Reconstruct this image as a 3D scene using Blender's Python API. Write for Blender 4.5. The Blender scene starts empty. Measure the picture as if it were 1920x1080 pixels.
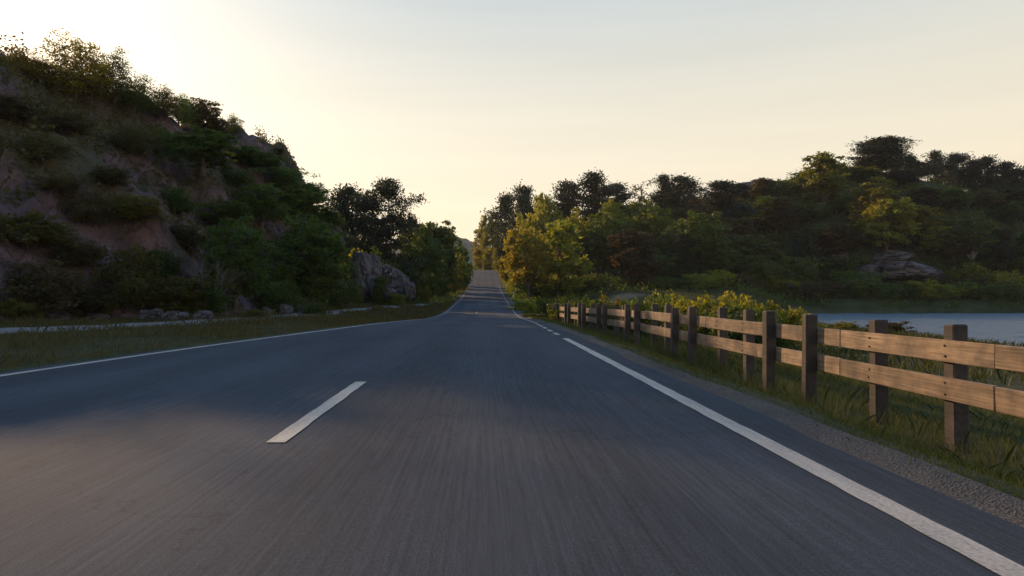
import bpy, bmesh, math, random
import numpy as np
from mathutils import Vector

rng = np.random.default_rng(11)
random.seed(11)
SC = bpy.context.scene
COL = SC.collection

# ------------------------------------------------------------------ camera
F = 1300.0                      # focal length in photograph pixels
CX, CY, CAMH = 906.0, 554.0, 1.0   # principal point (road's vanishing point), eye height
cd = bpy.data.cameras.new('camera')
cd.sensor_width = 36.0
cd.lens = 36.0 * F / 1920.0
cd.shift_x = (960.0 - CX) / 1920.0
cd.shift_y = (CY - 540.0) / 1920.0
cd.clip_start, cd.clip_end = 0.1, 6000.0
cam = bpy.data.objects.new('camera', cd)
cam.location = (0, 0, CAMH)
cam.rotation_euler = (math.pi / 2, 0, 0)
COL.objects.link(cam)
SC.camera = cam

# ------------------------------------------------------------------ sky, sun, exposure
SUN_DIR = Vector((-950.0, 1300.0, 560.0)).normalized()      # towards the sun
SUN_EL = math.asin(SUN_DIR.z)
SUN_AZ = math.atan2(SUN_DIR.x, SUN_DIR.y)
VEIL, CLEAR = 10.6, 0.2      # shares of veil and clear sky
world = bpy.data.worlds.new('World')
SC.world = world
world.use_nodes = True
wn, wl = world.node_tree.nodes, world.node_tree.links
wn.clear()
sky = wn.new('ShaderNodeTexSky')
sky.sky_type = 'NISHITA'
sky.sun_disc = False
sky.sun_elevation = SUN_EL
sky.sun_rotation = SUN_AZ
sky.altitude = 0
sky.air_density = 1.0
sky.dust_density = 2.2
sky.ozone_density = 1.3
# a thin high veil of cirrus evens the clear sky out: cream low down, blue-grey above
wt = wn.new('ShaderNodeTexCoord')
ws = wn.new('ShaderNodeSeparateXYZ')
wl.new(wt.outputs['Generated'], ws.inputs[0])
veil = wn.new('ShaderNodeValToRGB')
ve = veil.color_ramp.elements
ve[0].position, ve[0].color = 0.0, (.95, .77, .52, 1)
ve[1].position, ve[1].color = 1.0, (.10, .27, .62, 1)
for p_, c_ in ((.12, (.88, .74, .52)), (.25, (.765, .70, .55)), (.40, (.52, .565, .56)), (.58, (.22, .43, .75))):
    q_ = ve.new(p_); q_.color = (*c_, 1)
wl.new(ws.outputs['Z'], veil.inputs[0])
cm_ = wn.new('ShaderNodeMapping'); cm_.inputs['Scale'].default_value = (1.2, 1.2, 14)
cn_ = wn.new('ShaderNodeTexNoise'); cn_.inputs['Scale'].default_value = 1.6; cn_.inputs['Detail'].default_value = 6
wl.new(wt.outputs['Generated'], cm_.inputs[0]); wl.new(cm_.outputs[0], cn_.inputs['Vector'])
cr_ = wn.new('ShaderNodeMapRange')
cr_.inputs[1].default_value, cr_.inputs[2].default_value = .35, .7
cr_.inputs[3].default_value, cr_.inputs[4].default_value = VEIL * .98, VEIL * 1.04
wl.new(cn_.outputs[0], cr_.inputs[0])
vm = wn.new('ShaderNodeVectorMath'); vm.operation = 'SCALE'
wl.new(veil.outputs[0], vm.inputs[0]); wl.new(cr_.outputs[0], vm.inputs['Scale'])
nm_ = wn.new('ShaderNodeVectorMath'); nm_.operation = 'SCALE'; nm_.inputs['Scale'].default_value = CLEAR
wl.new(sky.outputs[0], nm_.inputs[0])
hs = wn.new('ShaderNodeVectorMath'); hs.operation = 'ADD'
wl.new(vm.outputs[0], hs.inputs[0]); wl.new(nm_.outputs[0], hs.inputs[1])
bg = wn.new('ShaderNodeBackground')
bg.inputs['Strength'].default_value = 0.10
wo = wn.new('ShaderNodeOutputWorld')
wl.new(hs.outputs[0], bg.inputs['Color'])
wl.new(bg.outputs[0], wo.inputs['Surface'])

sd = bpy.data.lights.new('sun', 'SUN')
sd.energy = 5.0
sd.angle = math.radians(0.6)
sd.color = (1.0, 0.64, 0.34)
sun = bpy.data.objects.new('sun', sd)
sun.rotation_euler = (-SUN_DIR).to_track_quat('-Z', 'Y').to_euler()
sun.location = (-60, 90, 60)
COL.objects.link(sun)

SC.view_settings.view_transform = 'Standard'
SC.view_settings.look = 'None'
SC.view_settings.exposure = 0.0
SC.view_settings.gamma = 1.0
SC.render.engine = 'CYCLES'
SC.cycles.use_denoising = True
SC.cycles.denoiser = 'OPENIMAGEDENOISE'
SC.cycles.denoising_input_passes = 'RGB_ALBEDO_NORMAL'
SC.cycles.denoising_prefilter = 'ACCURATE'
SC.cycles.use_adaptive_sampling = False
SC.cycles.max_bounces = 6
SC.cycles.diffuse_bounces = 3
SC.cycles.glossy_bounces = 3
SC.cycles.transmission_bounces = 4
SC.cycles.transparent_max_bounces = 6
SC.cycles.volume_bounces = 0

# ------------------------------------------------------------------ noise
def _hash(i, j, k, s):
    n = (i * 374761393 + j * 668265263 + k * 1274126177 + s * 974634539) & 0xFFFFFFFF
    n = ((n ^ (n >> 13)) * 1274126177) & 0xFFFFFFFF
    n = ((n ^ (n >> 16)) * 2246822519) & 0xFFFFFFFF
    return ((n ^ (n >> 15)) & 0xFFFFFF) / float(0xFFFFFF)

def vnoise(x, y, z=0.0, s=0):
    x, y, z = np.broadcast_arrays(np.asarray(x, float), np.asarray(y, float), np.asarray(z, float))
    xi, yi, zi = np.floor(x), np.floor(y), np.floor(z)
    fx, fy, fz = x - xi, y - yi, z - zi
    fx, fy, fz = [f * f * (3 - 2 * f) for f in (fx, fy, fz)]
    xi, yi, zi = xi.astype(np.int64), yi.astype(np.int64), zi.astype(np.int64)
    r = 0
    for a in (0, 1):
        for b in (0, 1):
            for c in (0, 1):
                w = (fx if a else 1 - fx) * (fy if b else 1 - fy) * (fz if c else 1 - fz)
                r = r + w * _hash(xi + a, yi + b, zi + c, s)
    return r * 2 - 1

def fbm(x, y, z=0.0, s=0, o=4, g=0.5):
    x, y, z = np.asarray(x, float), np.asarray(y, float), np.asarray(z, float)
    r, a = 0, 1.0
    for k in range(o):
        r = r + a * vnoise(x, y, z, s + k * 17)
        x, y, z, a = x * 2.03 + 3.1, y * 2.03 - 1.7, z * 2.03 + 5.3, a * g
    return r

def sstep(e0, e1, x):
    t = np.clip((np.asarray(x, float) - e0) / (e1 - e0), 0, 1)
    return t * t * (3 - 2 * t)

# ------------------------------------------------------------------ layout of the place
def smooth_knots(zs, vs):
    """Dense, slightly smoothed table for a knot list."""
    zz = np.arange(-40, 420, 0.5)
    v = np.interp(zz, zs, vs)
    k = np.hanning(33); k /= k.sum()
    v = np.convolve(np.pad(v, 16, mode='edge'), k, 'valid')
    return lambda q: np.interp(q, zz, v)

ROAD_H = smooth_knots([-40, 16, 24, 32, 47, 57, 66, 75, 102, 141, 166, 201, 214, 240, 420],
                      [0, 0, -.04, -.18, -.55, -.66, -.58, -.32, .5, 2.5, 4.6, 8.1, 8.9, 9.3, 9.3])
ROAD_R = smooth_knots([-40, 17, 22, 47, 65, 102, 141, 170, 200, 213, 226, 240, 262, 300, 420],
                      [1.96, 1.96, 1.98, 2.67, 2.95, 3.25, 3.35, 3.7, 4.1, 2.0, -6, -20, -48, -75, -160])
ROAD_L = smooth_knots([-40, 0, 9, 15, 22, 32, 47, 65, 102, 141, 170, 200, 213, 226, 240, 262, 300, 420],
                      [-6.9, -6.7, -6.2, -5.5, -4.55, -4.0, -3.75, -3.5, -3.25, -3.05, -2.9, -2.8, -5.5, -14, -29, -60, -90, -170])
EDGE_R, EDGE_L = 0.42, 0.34      # asphalt beyond the painted edge line

PATH = np.array([(-34, 11), (-24, 15.2), (-15.6, 20.5), (-12.0, 27), (-10.2, 36), (-9.6, 50), (-9.0, 66), (-7.4, 88), (-6.0, 100)], float)
LAKE_Z = -2.0
def lake_edge(y):
    return np.interp(y, [-60, 30, 48, 57, 70, 85, 100, 112, 116, 117], [31, 33, 35.5, 35.5, 38, 43, 47, 52, 75, 600])

def base_height(x, y):
    """Everything but the rocky hill on the left."""
    x, y = np.asarray(x, float), np.asarray(y, float)
    rh = ROAD_H(y)
    xr, xl = ROAD_R(y) + EDGE_R, ROAD_L(y) - EDGE_L
    dr, dl = x - xr, xl - x
    n = fbm(x * .12, y * .12, s=5, o=3)
    n2 = fbm(x * .7, y * .7, s=9, o=2)
    # right side: embankment down to the meadow and the lake shore
    verge = rh - .95 * sstep(0.15, 3.1, dr) - .35 * sstep(3, 10, dr) + .05 * n2 * sstep(0.2, 1.2, dr)
    low = -1.5 + .12 * n
    low = low + (1.7 - low) * sstep(78, 106, y) * sstep(60, 38, x)          # ground rises to the clearing
    blend = sstep(4, 18, dr)
    far = sstep(108, 150, y)
    right = verge * (1 - blend) + low * blend
    le = lake_edge(y)
    sh = sstep(-9, 3.0, x - le)
    right = right * (1 - sh) + (-2.9) * sh
    # wooded hill on the right
    ridge = np.interp(x, [-20, 5, 15, 30, 45, 60, 75, 97, 115, 135, 200, 400, 900], [4, 5, 8, 12, 17, 23, 29, 30, 25, 20, 17, 14, 10])
    ridge = np.maximum(ridge, np.where(y > 130, rh + 3.0, -9))
    foot = np.interp(x, [0, 8, 20, 40, 60, 120, 400], [150, 108, 104, 106, 117, 119, 119])
    t = sstep(0, 1, (y - foot) / (168.0 - foot)) * sstep(4, 13, dr)
    hill = right + (ridge + 2.2 * n - right) * t
    shore = sstep(112, 121, y) * sstep(30, 60, x)
    hill = np.maximum(hill, np.where(shore > 0, -2.9 + 3.4 * shore + .2 * n, -99))
    back = sstep(190, 320, y)
    hill = hill * (1 - back * .35) 
    # left side: flat verge, low bank beyond
    lv = rh + (.0 - np.minimum(rh, 0)) * sstep(1.0, 4.5, dl) * sstep(120, 80, y) - .12 * sstep(0.1, 1.0, dl) + .04 * n2 * sstep(.2, 1, dl)
    lv = lv + (1.3 + 1.4 * n) * sstep(6, 16, dl) * sstep(60, 95, y) + sstep(8, 40, dl) * sstep(90, 140, y) * 4.0
    inside = (dr < 0) & (dl < 0)
    h = np.where(dr >= 0, hill, np.where(dl >= 0, lv, rh - .06))
    edge = (dr >= 0) & (dr < .15) | (dl >= 0) & (dl < .12)
    h = np.where(edge, np.minimum(h, rh - .05), h)
    return h

FOOT = np.array([(-95, 14), (-60, 18), (-34, 21.5), (-20, 26.5), (-14.5, 33), (-12.8, 45), (-12.6, 58), (-13.2, 70), (-15.5, 79), (-20, 84), (-30, 92), (-60, 105), (-95, 112)], float)
def poly_sdf(x, y, P):
    """positive inside"""
    x, y = np.asarray(x, float), np.asarray(y, float)
    d = np.full(x.shape, 1e9)
    ins = np.zeros(x.shape, bool)
    n = len(P)
    for i in range(n):
        a, b = P[i], P[(i + 1) % n]
        e = b - a
        px, py = x - a[0], y - a[1]
        t = np.clip((px * e[0] + py * e[1]) / (e @ e), 0, 1)
        d = np.minimum(d, np.hypot(px - t * e[0], py - t * e[1]))
        c = ((a[1] > y) != (b[1] > y)) & (x < (b[0] - a[0]) * (y - a[1]) / (b[1] - a[1] + 1e-12) + a[0])
        ins ^= c
    return np.where(ins, d, -d)

def cells(x, y, size, s):
    """jittered-cell blocks: (random per block, distance to the nearest joint)"""
    gx_, gy_ = x / size, y / size
    ix, iy = np.floor(gx_).astype(np.int64), np.floor(gy_).astype(np.int64)
    d1 = np.full(x.shape, 9.0); d2 = np.full(x.shape, 9.0); rid = np.zeros(x.shape)
    for a in (-1, 0, 1):
        for b in (-1, 0, 1):
            jx, jy = ix + a, iy + b
            fx = jx + _hash(jx, jy, 0, s); fy = jy + _hash(jx, jy, 1, s)
            dd = np.hypot(gx_ - fx, gy_ - fy)
            r_ = _hash(jx, jy, 2, s)
            near = dd < d1
            d2 = np.where(near, d1, np.minimum(d2, dd))
            rid = np.where(near, r_, rid)
            d1 = np.where(near, dd, d1)
    return rid, d2 - d1

def hill_height(x, y):
    x, y = np.asarray(x, float), np.asarray(y, float)
    n = fbm(x * .07, y * .07, s=31, o=3)
    d = poly_sdf(x + 1.6 * fbm(x * .18, y * .18, s=33, o=2), y + 1.6 * fbm(x * .18, y * .18, s=35, o=2), FOOT)
    top = np.interp(x, [-95, -60, -45, -34, -26, -20.5, -17.5, -14, -10], [19, 18.6, 18, 17, 16.6, 16.4, 14.0, 8.5, 5])
    D = np.interp(y, [20, 45, 62, 74, 86, 110], [24, 22, 14, 6, 8, 16])
    q = np.clip(d / D, 0, 1)
    prof = 1 - (1 - q) ** 1.7
    h = -.6 + (top + .6) * prof + 1.0 * n * sstep(2, 8, d)
    # blocky granite steps
    st = fbm(x * .22 + .3 * y * .1, y * .22, h * .25, s=41, o=4)
    h = h + 0.75 * np.abs(st) * sstep(1, 5, d) - .3 * sstep(1, 5, d)
    h = h + .22 * fbm(x * 1.1, y * 1.1, h * .6, s=47, o=3) * sstep(.5, 3, d)
    wx, wy = x + .5 * fbm(x * .5, y * .5, s=51, o=2), y + .5 * fbm(x * .5, y * .5, s=53, o=2)
    r1, e1 = cells(wx + .6 * wy, wy - .3 * wx, 2.6, 3)
    r2, e2 = cells(wx, wy + .5 * wx, 1.1, 4)
    w_ = sstep(1, 4, d)
    h = h + w_ * (1.5 * (r1 - .5) * sstep(0, .16, e1) + .75 * (r2 - .5) * sstep(0, .2, e2))
    return np.where(d > -6, np.where(d < 0, -.6 + d * .4, h), -4.0)

def height(x, y):
    b = base_height(x, y)
    return np.maximum(b, hill_height(x, y))

def at(px, Y):
    """world x of a photograph column at distance Y"""
    return (px - CX) * Y / F
def hz(py, Y):
    """world height of a photograph row at distance Y"""
    return CAMH + (CY - py) * Y / F
def ray_hit(px, py, y0=12.0, y1=260.0):
    ys = np.arange(y0, y1, .15)
    gap = hz(py, ys) - height(at(px, ys), ys)
    k = np.argmax(gap < 0)
    if gap[k] >= 0:                       # passes over the crest: take the closest approach
        k = int(np.argmin(gap / ys))
    return float(at(px, ys[k])), float(ys[k]), float(height(at(px, ys[k]), ys[k]))

# ------------------------------------------------------------------ mesh helpers
def np_mesh(name, verts, faces, nside=None, smooth=False):
    verts = np.asarray(verts, np.float32); faces = np.asarray(faces, np.int32)
    nside = nside or faces.shape[1]
    me = bpy.data.meshes.new(name)
    me.vertices.add(len(verts)); me.vertices.foreach_set('co', verts.ravel())
    nf = len(faces)
    me.loops.add(nf * nside); me.loops.foreach_set('vertex_index', faces.ravel())
    me.polygons.add(nf)
    me.polygons.foreach_set('loop_start', np.arange(0, nf * nside, nside, dtype=np.int32))
    me.polygons.foreach_set('use_smooth', np.full(nf, bool(smooth)))
    me.update(calc_edges=True)
    return me

def grid_faces(nu, nv):
    i = np.arange(nu - 1)[:, None] * nv + np.arange(nv - 1)[None, :]
    i = i.ravel()
    return np.stack([i, i + nv, i + nv + 1, i + 1], 1)

def link(name, me, mat=None, parent=None, **props):
    o = bpy.data.objects.new(name, me)
    COL.objects.link(o)
    if mat is not None and me is not None and not me.materials:
        me.materials.append(mat)
    if parent is not None:
        o.parent = parent
    for k, v in props.items():
        o[k] = v
    return o

def empty(name, loc, label, cat, group=None, rz=0.0, scale=(1, 1, 1)):
    o = bpy.data.objects.new(name, None)
    COL.objects.link(o)
    o.location = loc; o.rotation_euler = (0, 0, rz); o.scale = scale
    o.empty_display_size = .3
    o['label'] = label; o['category'] = cat
    if group: o['group'] = group
    return o

def box_mesh(name, sx, sy, sz, bev=0.01, jit=0.0, seed=0, base=False):
    bm = bmesh.new()
    bmesh.ops.create_cube(bm, size=1.0)
    for v in bm.verts:
        v.co = Vector((v.co.x * sx, v.co.y * sy, (v.co.z + (.5 if base else 0)) * sz))
    if bev:
        bmesh.ops.bevel(bm, geom=list(bm.edges), offset=bev, segments=1, affect='EDGES')
    if jit:
        r = random.Random(seed)
        for v in bm.verts:
            v.co += Vector([r.uniform(-jit, jit) for _ in range(3)])
    me = bpy.data.meshes.new(name)
    bm.to_mesh(me); bm.free()
    return me

# ------------------------------------------------------------------ materials
def mat(name):
    m = bpy.data.materials.new(name)
    m.use_nodes = True
    nt = m.node_tree
    b = nt.nodes['Principled BSDF']
    return m, nt.nodes, nt.links, b

def N(nodes, t, **kw):
    n = nodes.new(t)
    for k, v in kw.items():
        if k in n.inputs: n.inputs[k].default_value = v
        else: setattr(n, k, v)
    return n

def ramp(nodes, stops):
    r = nodes.new('ShaderNodeValToRGB')
    e = r.color_ramp.elements
    while len(e) > 1: e.remove(e[-1])
    e[0].position, e[0].color = stops[0][0], (*stops[0][1], 1)
    for p, c in stops[1:]:
        q = e.new(p); q.color = (*c, 1)
    return r

def noise_node(nodes, links, coord, scale, detail=4, rough=.55, mapping=None):
    n = N(nodes, 'ShaderNodeTexNoise', Scale=scale, Detail=detail, Roughness=rough)
    if mapping:
        mp = nodes.new('ShaderNodeMapping')
        mp.inputs['Scale'].default_value = mapping
        links.new(coord, mp.inputs[0]); links.new(mp.outputs[0], n.inputs['Vector'])
    else:
        links.new(coord, n.inputs['Vector'])
    return n

def mixc(nodes, links, fac, a, b, mode='MIX'):
    m = nodes.new('ShaderNodeMix'); m.data_type = 'RGBA'; m.blend_type = mode
    for sock, v in ((m.inputs[0], fac), (m.inputs[6], a), (m.inputs[7], b)):
        if hasattr(v, 'links') or hasattr(v, 'is_linked'): links.new(v, sock)
        elif isinstance(v, (int, float)): sock.default_value = v
        else: sock.default_value = (*v, 1)
    return m.outputs[2]

def bump(nodes, links, bsdf, h, strength, dist):
    b = N(nodes, 'ShaderNodeBump', Strength=strength, Distance=dist)
    links.new(h, b.inputs['Height']); links.new(b.outputs[0], bsdf.inputs['Normal'])
    return b

def m_asphalt():
    m, n, l, b = mat('asphalt')
    tc = n.new('ShaderNodeTexCoord').outputs['Object']
    agg = noise_node(n, l, tc, 130, 3, .7)
    streak = noise_node(n, l, tc, 6, 5, .65, (6.5, .06, 1))
    wear = noise_node(n, l, tc, .35, 4, .6, (1, .25, 1))
    fine = noise_node(n, l, tc, 34, 4, .7, (1.0, .07, 1))
    c = ramp(n, [(.25, (.025, .030, .037)), (.5, (.045, .054, .065)), (.78, (.084, .096, .110))])
    l.new(agg.outputs[0], c.inputs[0])
    r2 = ramp(n, [(.3, (.76, .76, .76)), (.7, (1.24, 1.24, 1.23))]); l.new(streak.outputs[0], r2.inputs[0])
    r3 = ramp(n, [(.35, (.8, .8, .8)), (.65, (1.18, 1.17, 1.15))]); l.new(wear.outputs[0], r3.inputs[0])
    r4 = ramp(n, [(.3, (.84, .84, .84)), (.7, (1.16, 1.16, 1.16))]); l.new(fine.outputs[0], r4.inputs[0])
    x = mixc(n, l, 1.0, c.outputs[0], r2.outputs[0], 'MULTIPLY')
    x = mixc(n, l, 1.0, x, r3.outputs[0], 'MULTIPLY')
    x = mixc(n, l, 1.0, x, r4.outputs[0], 'MULTIPLY')
    # wheel tracks polished darker along the lanes
    sp_ = n.new('ShaderNodeSeparateXYZ'); l.new(tc, sp_.inputs[0])
    wv = n.new('ShaderNodeMath'); wv.operation = 'MULTIPLY_ADD'; wv.inputs[1].default_value = 4.0; wv.inputs[2].default_value = 1.4
    l.new(sp_.outputs['X'], wv.inputs[0])
    wj = n.new('ShaderNodeMath'); wj.operation = 'ADD'; l.new(wv.outputs[0], wj.inputs[0]); l.new(wear.outputs[0], wj.inputs[1])
    sn = n.new('ShaderNodeMath'); sn.operation = 'SINE'; l.new(wj.outputs[0], sn.inputs[0])
    wr = n.new('ShaderNodeMapRange'); wr.inputs[1].default_value = -1; wr.inputs[3].default_value = .90; wr.inputs[4].default_value = 1.06
    l.new(sn.outputs[0], wr.inputs[0])
    x = mixc(n, l, 1.0, x, wr.outputs[0], 'MULTIPLY')
    # hairline cracks
    v = N(n, 'ShaderNodeTexVoronoi', feature='DISTANCE_TO_EDGE', Scale=.32)
    wob = noise_node(n, l, tc, 1.7, 4, .6)
    va = n.new('ShaderNodeVectorMath'); va.operation = 'MULTIPLY_ADD'
    va.inputs[1].default_value = (1.2, 1.2, 1.2)
    l.new(wob.outputs['Color'], va.inputs[0]); l.new(tc, va.inputs[2]); l.new(va.outputs[0], v.inputs['Vector'])
    cr = ramp(n, [(0.0, (.72, .72, .72)), (.005, (1, 1, 1))]); l.new(v.outputs['Distance'], cr.inputs[0])
    x = mixc(n, l, 1.0, x, cr.outputs[0], 'MULTIPLY')
    l.new(x, b.inputs['Base Color'])
    b.inputs['Roughness'].default_value = .9
    b.inputs['Specular IOR Level'].default_value = .08
    bump(n, l, b, agg.outputs[0], .5, .006)
    return m

def m_paint(name, base, worn):
    m, n, l, b = mat(name)
    tc = n.new('ShaderNodeTexCoord').outputs['Object']
    a = noise_node(n, l, tc, 60, 3, .5)
    s = noise_node(n, l, tc, 2.5, 5, .7, (2.5, .35, 1))
    mul = n.new('ShaderNodeMath'); mul.operation = 'ADD'
    l.new(a.outputs[0], mul.inputs[0]); l.new(s.outputs[0], mul.inputs[1])
    c = ramp(n, [(.33, (.09, .09, .09)), (.40, worn), (.60, base)])
    sc = n.new('ShaderNodeMath'); sc.operation = 'MULTIPLY'; sc.inputs[1].default_value = .5
    l.new(mul.outputs[0], sc.inputs[0]); l.new(sc.outputs[0], c.inputs[0])
    l.new(c.outputs[0], b.inputs['Base Color'])
    b.inputs['Roughness'].default_value = .6
    bump(n, l, b, a.outputs[0], .15, .002)
    return m

def m_ground():
    m, n, l, b = mat('meadow_soil')
    tc = n.new('ShaderNodeTexCoord').outputs['Object']
    a = noise_node(n, l, tc, .5, 6, .65)
    f = noise_node(n, l, tc, 9, 5, .7)
    c = ramp(n, [(.3, (.018, .026, .008)), (.5, (.032, .040, .013)), (.68, (.06, .052, .024))])
    l.new(a.outputs[0], c.inputs[0])
    r = ramp(n, [(.3, (.55, .55, .55)), (.7, (1.4, 1.4, 1.35))]); l.new(f.outputs[0], r.inputs[0])
    x = mixc(n, l, 1.0, c.outputs[0], r.outputs[0], 'MULTIPLY')
    at_ = n.new('ShaderNodeAttribute'); at_.attribute_name = 'bare'
    dirt = ramp(n, [(.3, (.12, .08, .045)), (.7, (.24, .17, .10))]); l.new(f.outputs[0], dirt.inputs[0])
    x = mixc(n, l, at_.outputs['Fac'], x, dirt.outputs[0])
    l.new(x, b.inputs['Base Color'])
    b.inputs['Roughness'].default_value = .95
    b.inputs['Specular IOR Level'].default_value = .15
    bump(n, l, b, f.outputs[0], .6, .08)
    return m

def m_gravel(name, c0, c1, scale=45):
    m, n, l, b = mat(name)
    tc = n.new('ShaderNodeTexCoord').outputs['Object']
    v = N(n, 'ShaderNodeTexVoronoi', Scale=scale); l.new(tc, v.inputs['Vector'])
    a = noise_node(n, l, tc, 2.2, 5, .65)
    c = ramp(n, [(0, c0), (1, c1)]); l.new(v.outputs['Color'], c.inputs[0])
    r = ramp(n, [(.3, (.6, .6, .6)), (.7, (1.25, 1.25, 1.22))]); l.new(a.outputs[0], r.inputs[0])
    x = mixc(n, l, 1.0, c.outputs[0], r.outputs[0], 'MULTIPLY')
    l.new(x, b.inputs['Base Color'])
    b.inputs['Roughness'].default_value = .9
    bump(n, l, b, v.outputs['Distance'], .7, .02)
    return m

def m_rock(name, heath=0.0, tint=(1, 1, 1)):
    m, n, l, b = mat(name)
    tc = n.new('ShaderNodeTexCoord').outputs['Object']
    a = noise_node(n, l, tc, .6, 7, .65)
    f = noise_node(n, l, tc, 7, 6, .7)
    k = N(n, 'ShaderNodeTexVoronoi', feature='DISTANCE_TO_EDGE', Scale=.55)
    wob = noise_node(n, l, tc, .9, 5, .6)
    va = n.new('ShaderNodeVectorMath'); va.operation = 'MULTIPLY_ADD'; va.inputs[1].default_value = (1.6, 1.6, 1.6)
    l.new(wob.outputs['Color'], va.inputs[0]); l.new(tc, va.inputs[2]); l.new(va.outputs[0], k.inputs['Vector'])
    t = tint
    c = ramp(n, [(.28, (.05 * t[0], .042 * t[1], .04 * t[2])), (.5, (.115 * t[0], .10 * t[1], .098 * t[2])), (.72, (.21 * t[0], .185 * t[1], .18 * t[2]))])
    l.new(a.outputs[0], c.inputs[0])
    r = ramp(n, [(.3, (.6, .6, .6)), (.7, (1.3, 1.3, 1.3))]); l.new(f.outputs[0], r.inputs[0])
    x = mixc(n, l, 1.0, c.outputs[0], r.outputs[0], 'MULTIPLY')
    ck = ramp(n, [(0, (.35, .33, .33)), (.03, (1, 1, 1))]); l.new(k.outputs['Distance'], ck.inputs[0])
    x = mixc(n, l, .8, x, ck.outputs[0], 'MULTIPLY')
    if heath:
        at_ = n.new('ShaderNodeAttribute'); at_.attribute_name = 'heath'
        g = ramp(n, [(.3, (.028, .032, .012)), (.55, (.06, .05, .022)), (.75, (.085, .06, .03))]); l.new(f.outputs[0], g.inputs[0])
        x = mixc(n, l, at_.outputs['Fac'], x, g.outputs[0])
    l.new(x, b.inputs['Base Color'])
    b.inputs['Roughness'].default_value = .85
    b.inputs['Specular IOR Level'].default_value = .3
    s = n.new('ShaderNodeMath'); s.operation = 'ADD'
    l.new(f.outputs[0], s.inputs[0]); l.new(ck.outputs[0], s.inputs[1])
    bump(n, l, b, s.outputs[0], .6, .12)
    return m

def m_wood(name, c0, c1, c2):
    m, n, l, b = mat(name)
    tc = n.new('ShaderNodeTexCoord').outputs['Object']
    oi = n.new('ShaderNodeObjectInfo')
    va = n.new('ShaderNodeVectorMath'); va.operation = 'MULTIPLY_ADD'; va.inputs[1].default_value = (9, 31, 17)
    l.new(oi.outputs['Random'], va.inputs[0]); l.new(tc, va.inputs[2])
    g = noise_node(n, l, va.outputs[0], 9, 6, .7, (3, .12, 4))
    k = noise_node(n, l, va.outputs[0], 2.2, 4, .6)
    c = ramp(n, [(.28, c0), (.5, c1), (.74, c2)]); l.new(g.outputs[0], c.inputs[0])
    r = ramp(n, [(.32, (.42, .42, .45)), (.68, (1.25, 1.2, 1.15))]); l.new(k.outputs[0], r.inputs[0])
    x = mixc(n, l, 1.0, c.outputs[0], r.outputs[0], 'MULTIPLY')
    ov = n.new('ShaderNodeMapRange'); ov.inputs[3].default_value = .8; ov.inputs[4].default_value = 1.2
    l.new(oi.outputs['Random'], ov.inputs[0])
    x = mixc(n, l, 1.0, x, ov.outputs[0], 'MULTIPLY')
    l.new(x, b.inputs['Base Color'])
    b.inputs['Roughness'].default_value = .8
    bump(n, l, b, g.outputs[0], .5, .01)
    return m

def m_leaf(name, c0, c1, trans=.45, tcol=None):
    m, n, l, b = mat(name)
    geo = n.new('ShaderNodeNewGeometry')
    oi = n.new('ShaderNodeObjectInfo')
    x = mixc(n, l, geo.outputs['Random Per Island'], c0, c1)
    hsv = n.new('ShaderNodeHueSaturation')
    h = n.new('ShaderNodeMapRange'); h.inputs[3].default_value = .475; h.inputs[4].default_value = .515
    v = n.new('ShaderNodeMapRange'); v.inputs[3].default_value = .7; v.inputs[4].default_value = 1.25
    w = n.new('ShaderNodeMath'); w.operation = 'MULTIPLY'; w.inputs[1].default_value = 7.31
    fr = n.new('ShaderNodeMath'); fr.operation = 'FRACT'
    l.new(oi.outputs['Random'], h.inputs[0]); l.new(oi.outputs['Random'], w.inputs[0])
    l.new(w.outputs[0], fr.inputs[0]); l.new(fr.outputs[0], v.inputs[0])
    l.new(h.outputs[0], hsv.inputs['Hue']); l.new(v.outputs[0], hsv.inputs['Value']); l.new(x, hsv.inputs['Color'])
    l.new(hsv.outputs[0], b.inputs['Base Color'])
    b.inputs['Roughness'].default_value = .55
    b.inputs['Specular IOR Level'].default_value = .25
    tr = n.new('ShaderNodeBsdfTranslucent')
    tw = mixc(n, l, 1.0, hsv.outputs[0], tcol or (2.5, 2.1, .55), 'MULTIPLY')
    l.new(tw, tr.inputs['Color'])
    ms = n.new('ShaderNodeMixShader'); ms.inputs[0].default_value = trans
    l.new(b.outputs[0], ms.inputs[1]); l.new(tr.outputs[0], ms.inputs[2])
    out = [q for q in n if q.type == 'OUTPUT_MATERIAL'][0]
    l.new(ms.outputs[0], out.inputs['Surface'])
    return m

def m_bark(name, c0, c1, zs=.5):
    m, n, l, b = mat(name)
    tc = n.new('ShaderNodeTexCoord').outputs['Object']
    a = noise_node(n, l, tc, 6, 5, .7, (1, 1, zs))
    c = ramp(n, [(.35, c0), (.65, c1)]); l.new(a.outputs[0], c.inputs[0])
    l.new(c.outputs[0], b.inputs['Base Color'])
    b.inputs['Roughness'].default_value = .9
    bump(n, l, b, a.outputs[0], .6, .03)
    return m

def m_water():
    m, n, l, b = mat('lake_water')
    tc = n.new('ShaderNodeTexCoord').outputs['Object']
    w1 = noise_node(n, l, tc, 1.6, 4, .6, (.55, 1.5, 1))
    w2 = noise_node(n, l, tc, 6.5, 3, .6, (.6, 1.4, 1))
    s = n.new('ShaderNodeMath'); s.operation = 'MULTIPLY_ADD'; s.inputs[1].default_value = .35
    l.new(w2.outputs[0], s.inputs[0]); l.new(w1.outputs[0], s.inputs[2])
    b.inputs['Base Color'].default_value = (.085, .11, .125, 1)
    b.inputs['Roughness'].default_value = .45
    b.inputs['IOR'].default_value = 1.33
    bump(n, l, b, s.outputs[0], .7, .10)
    return m

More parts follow.
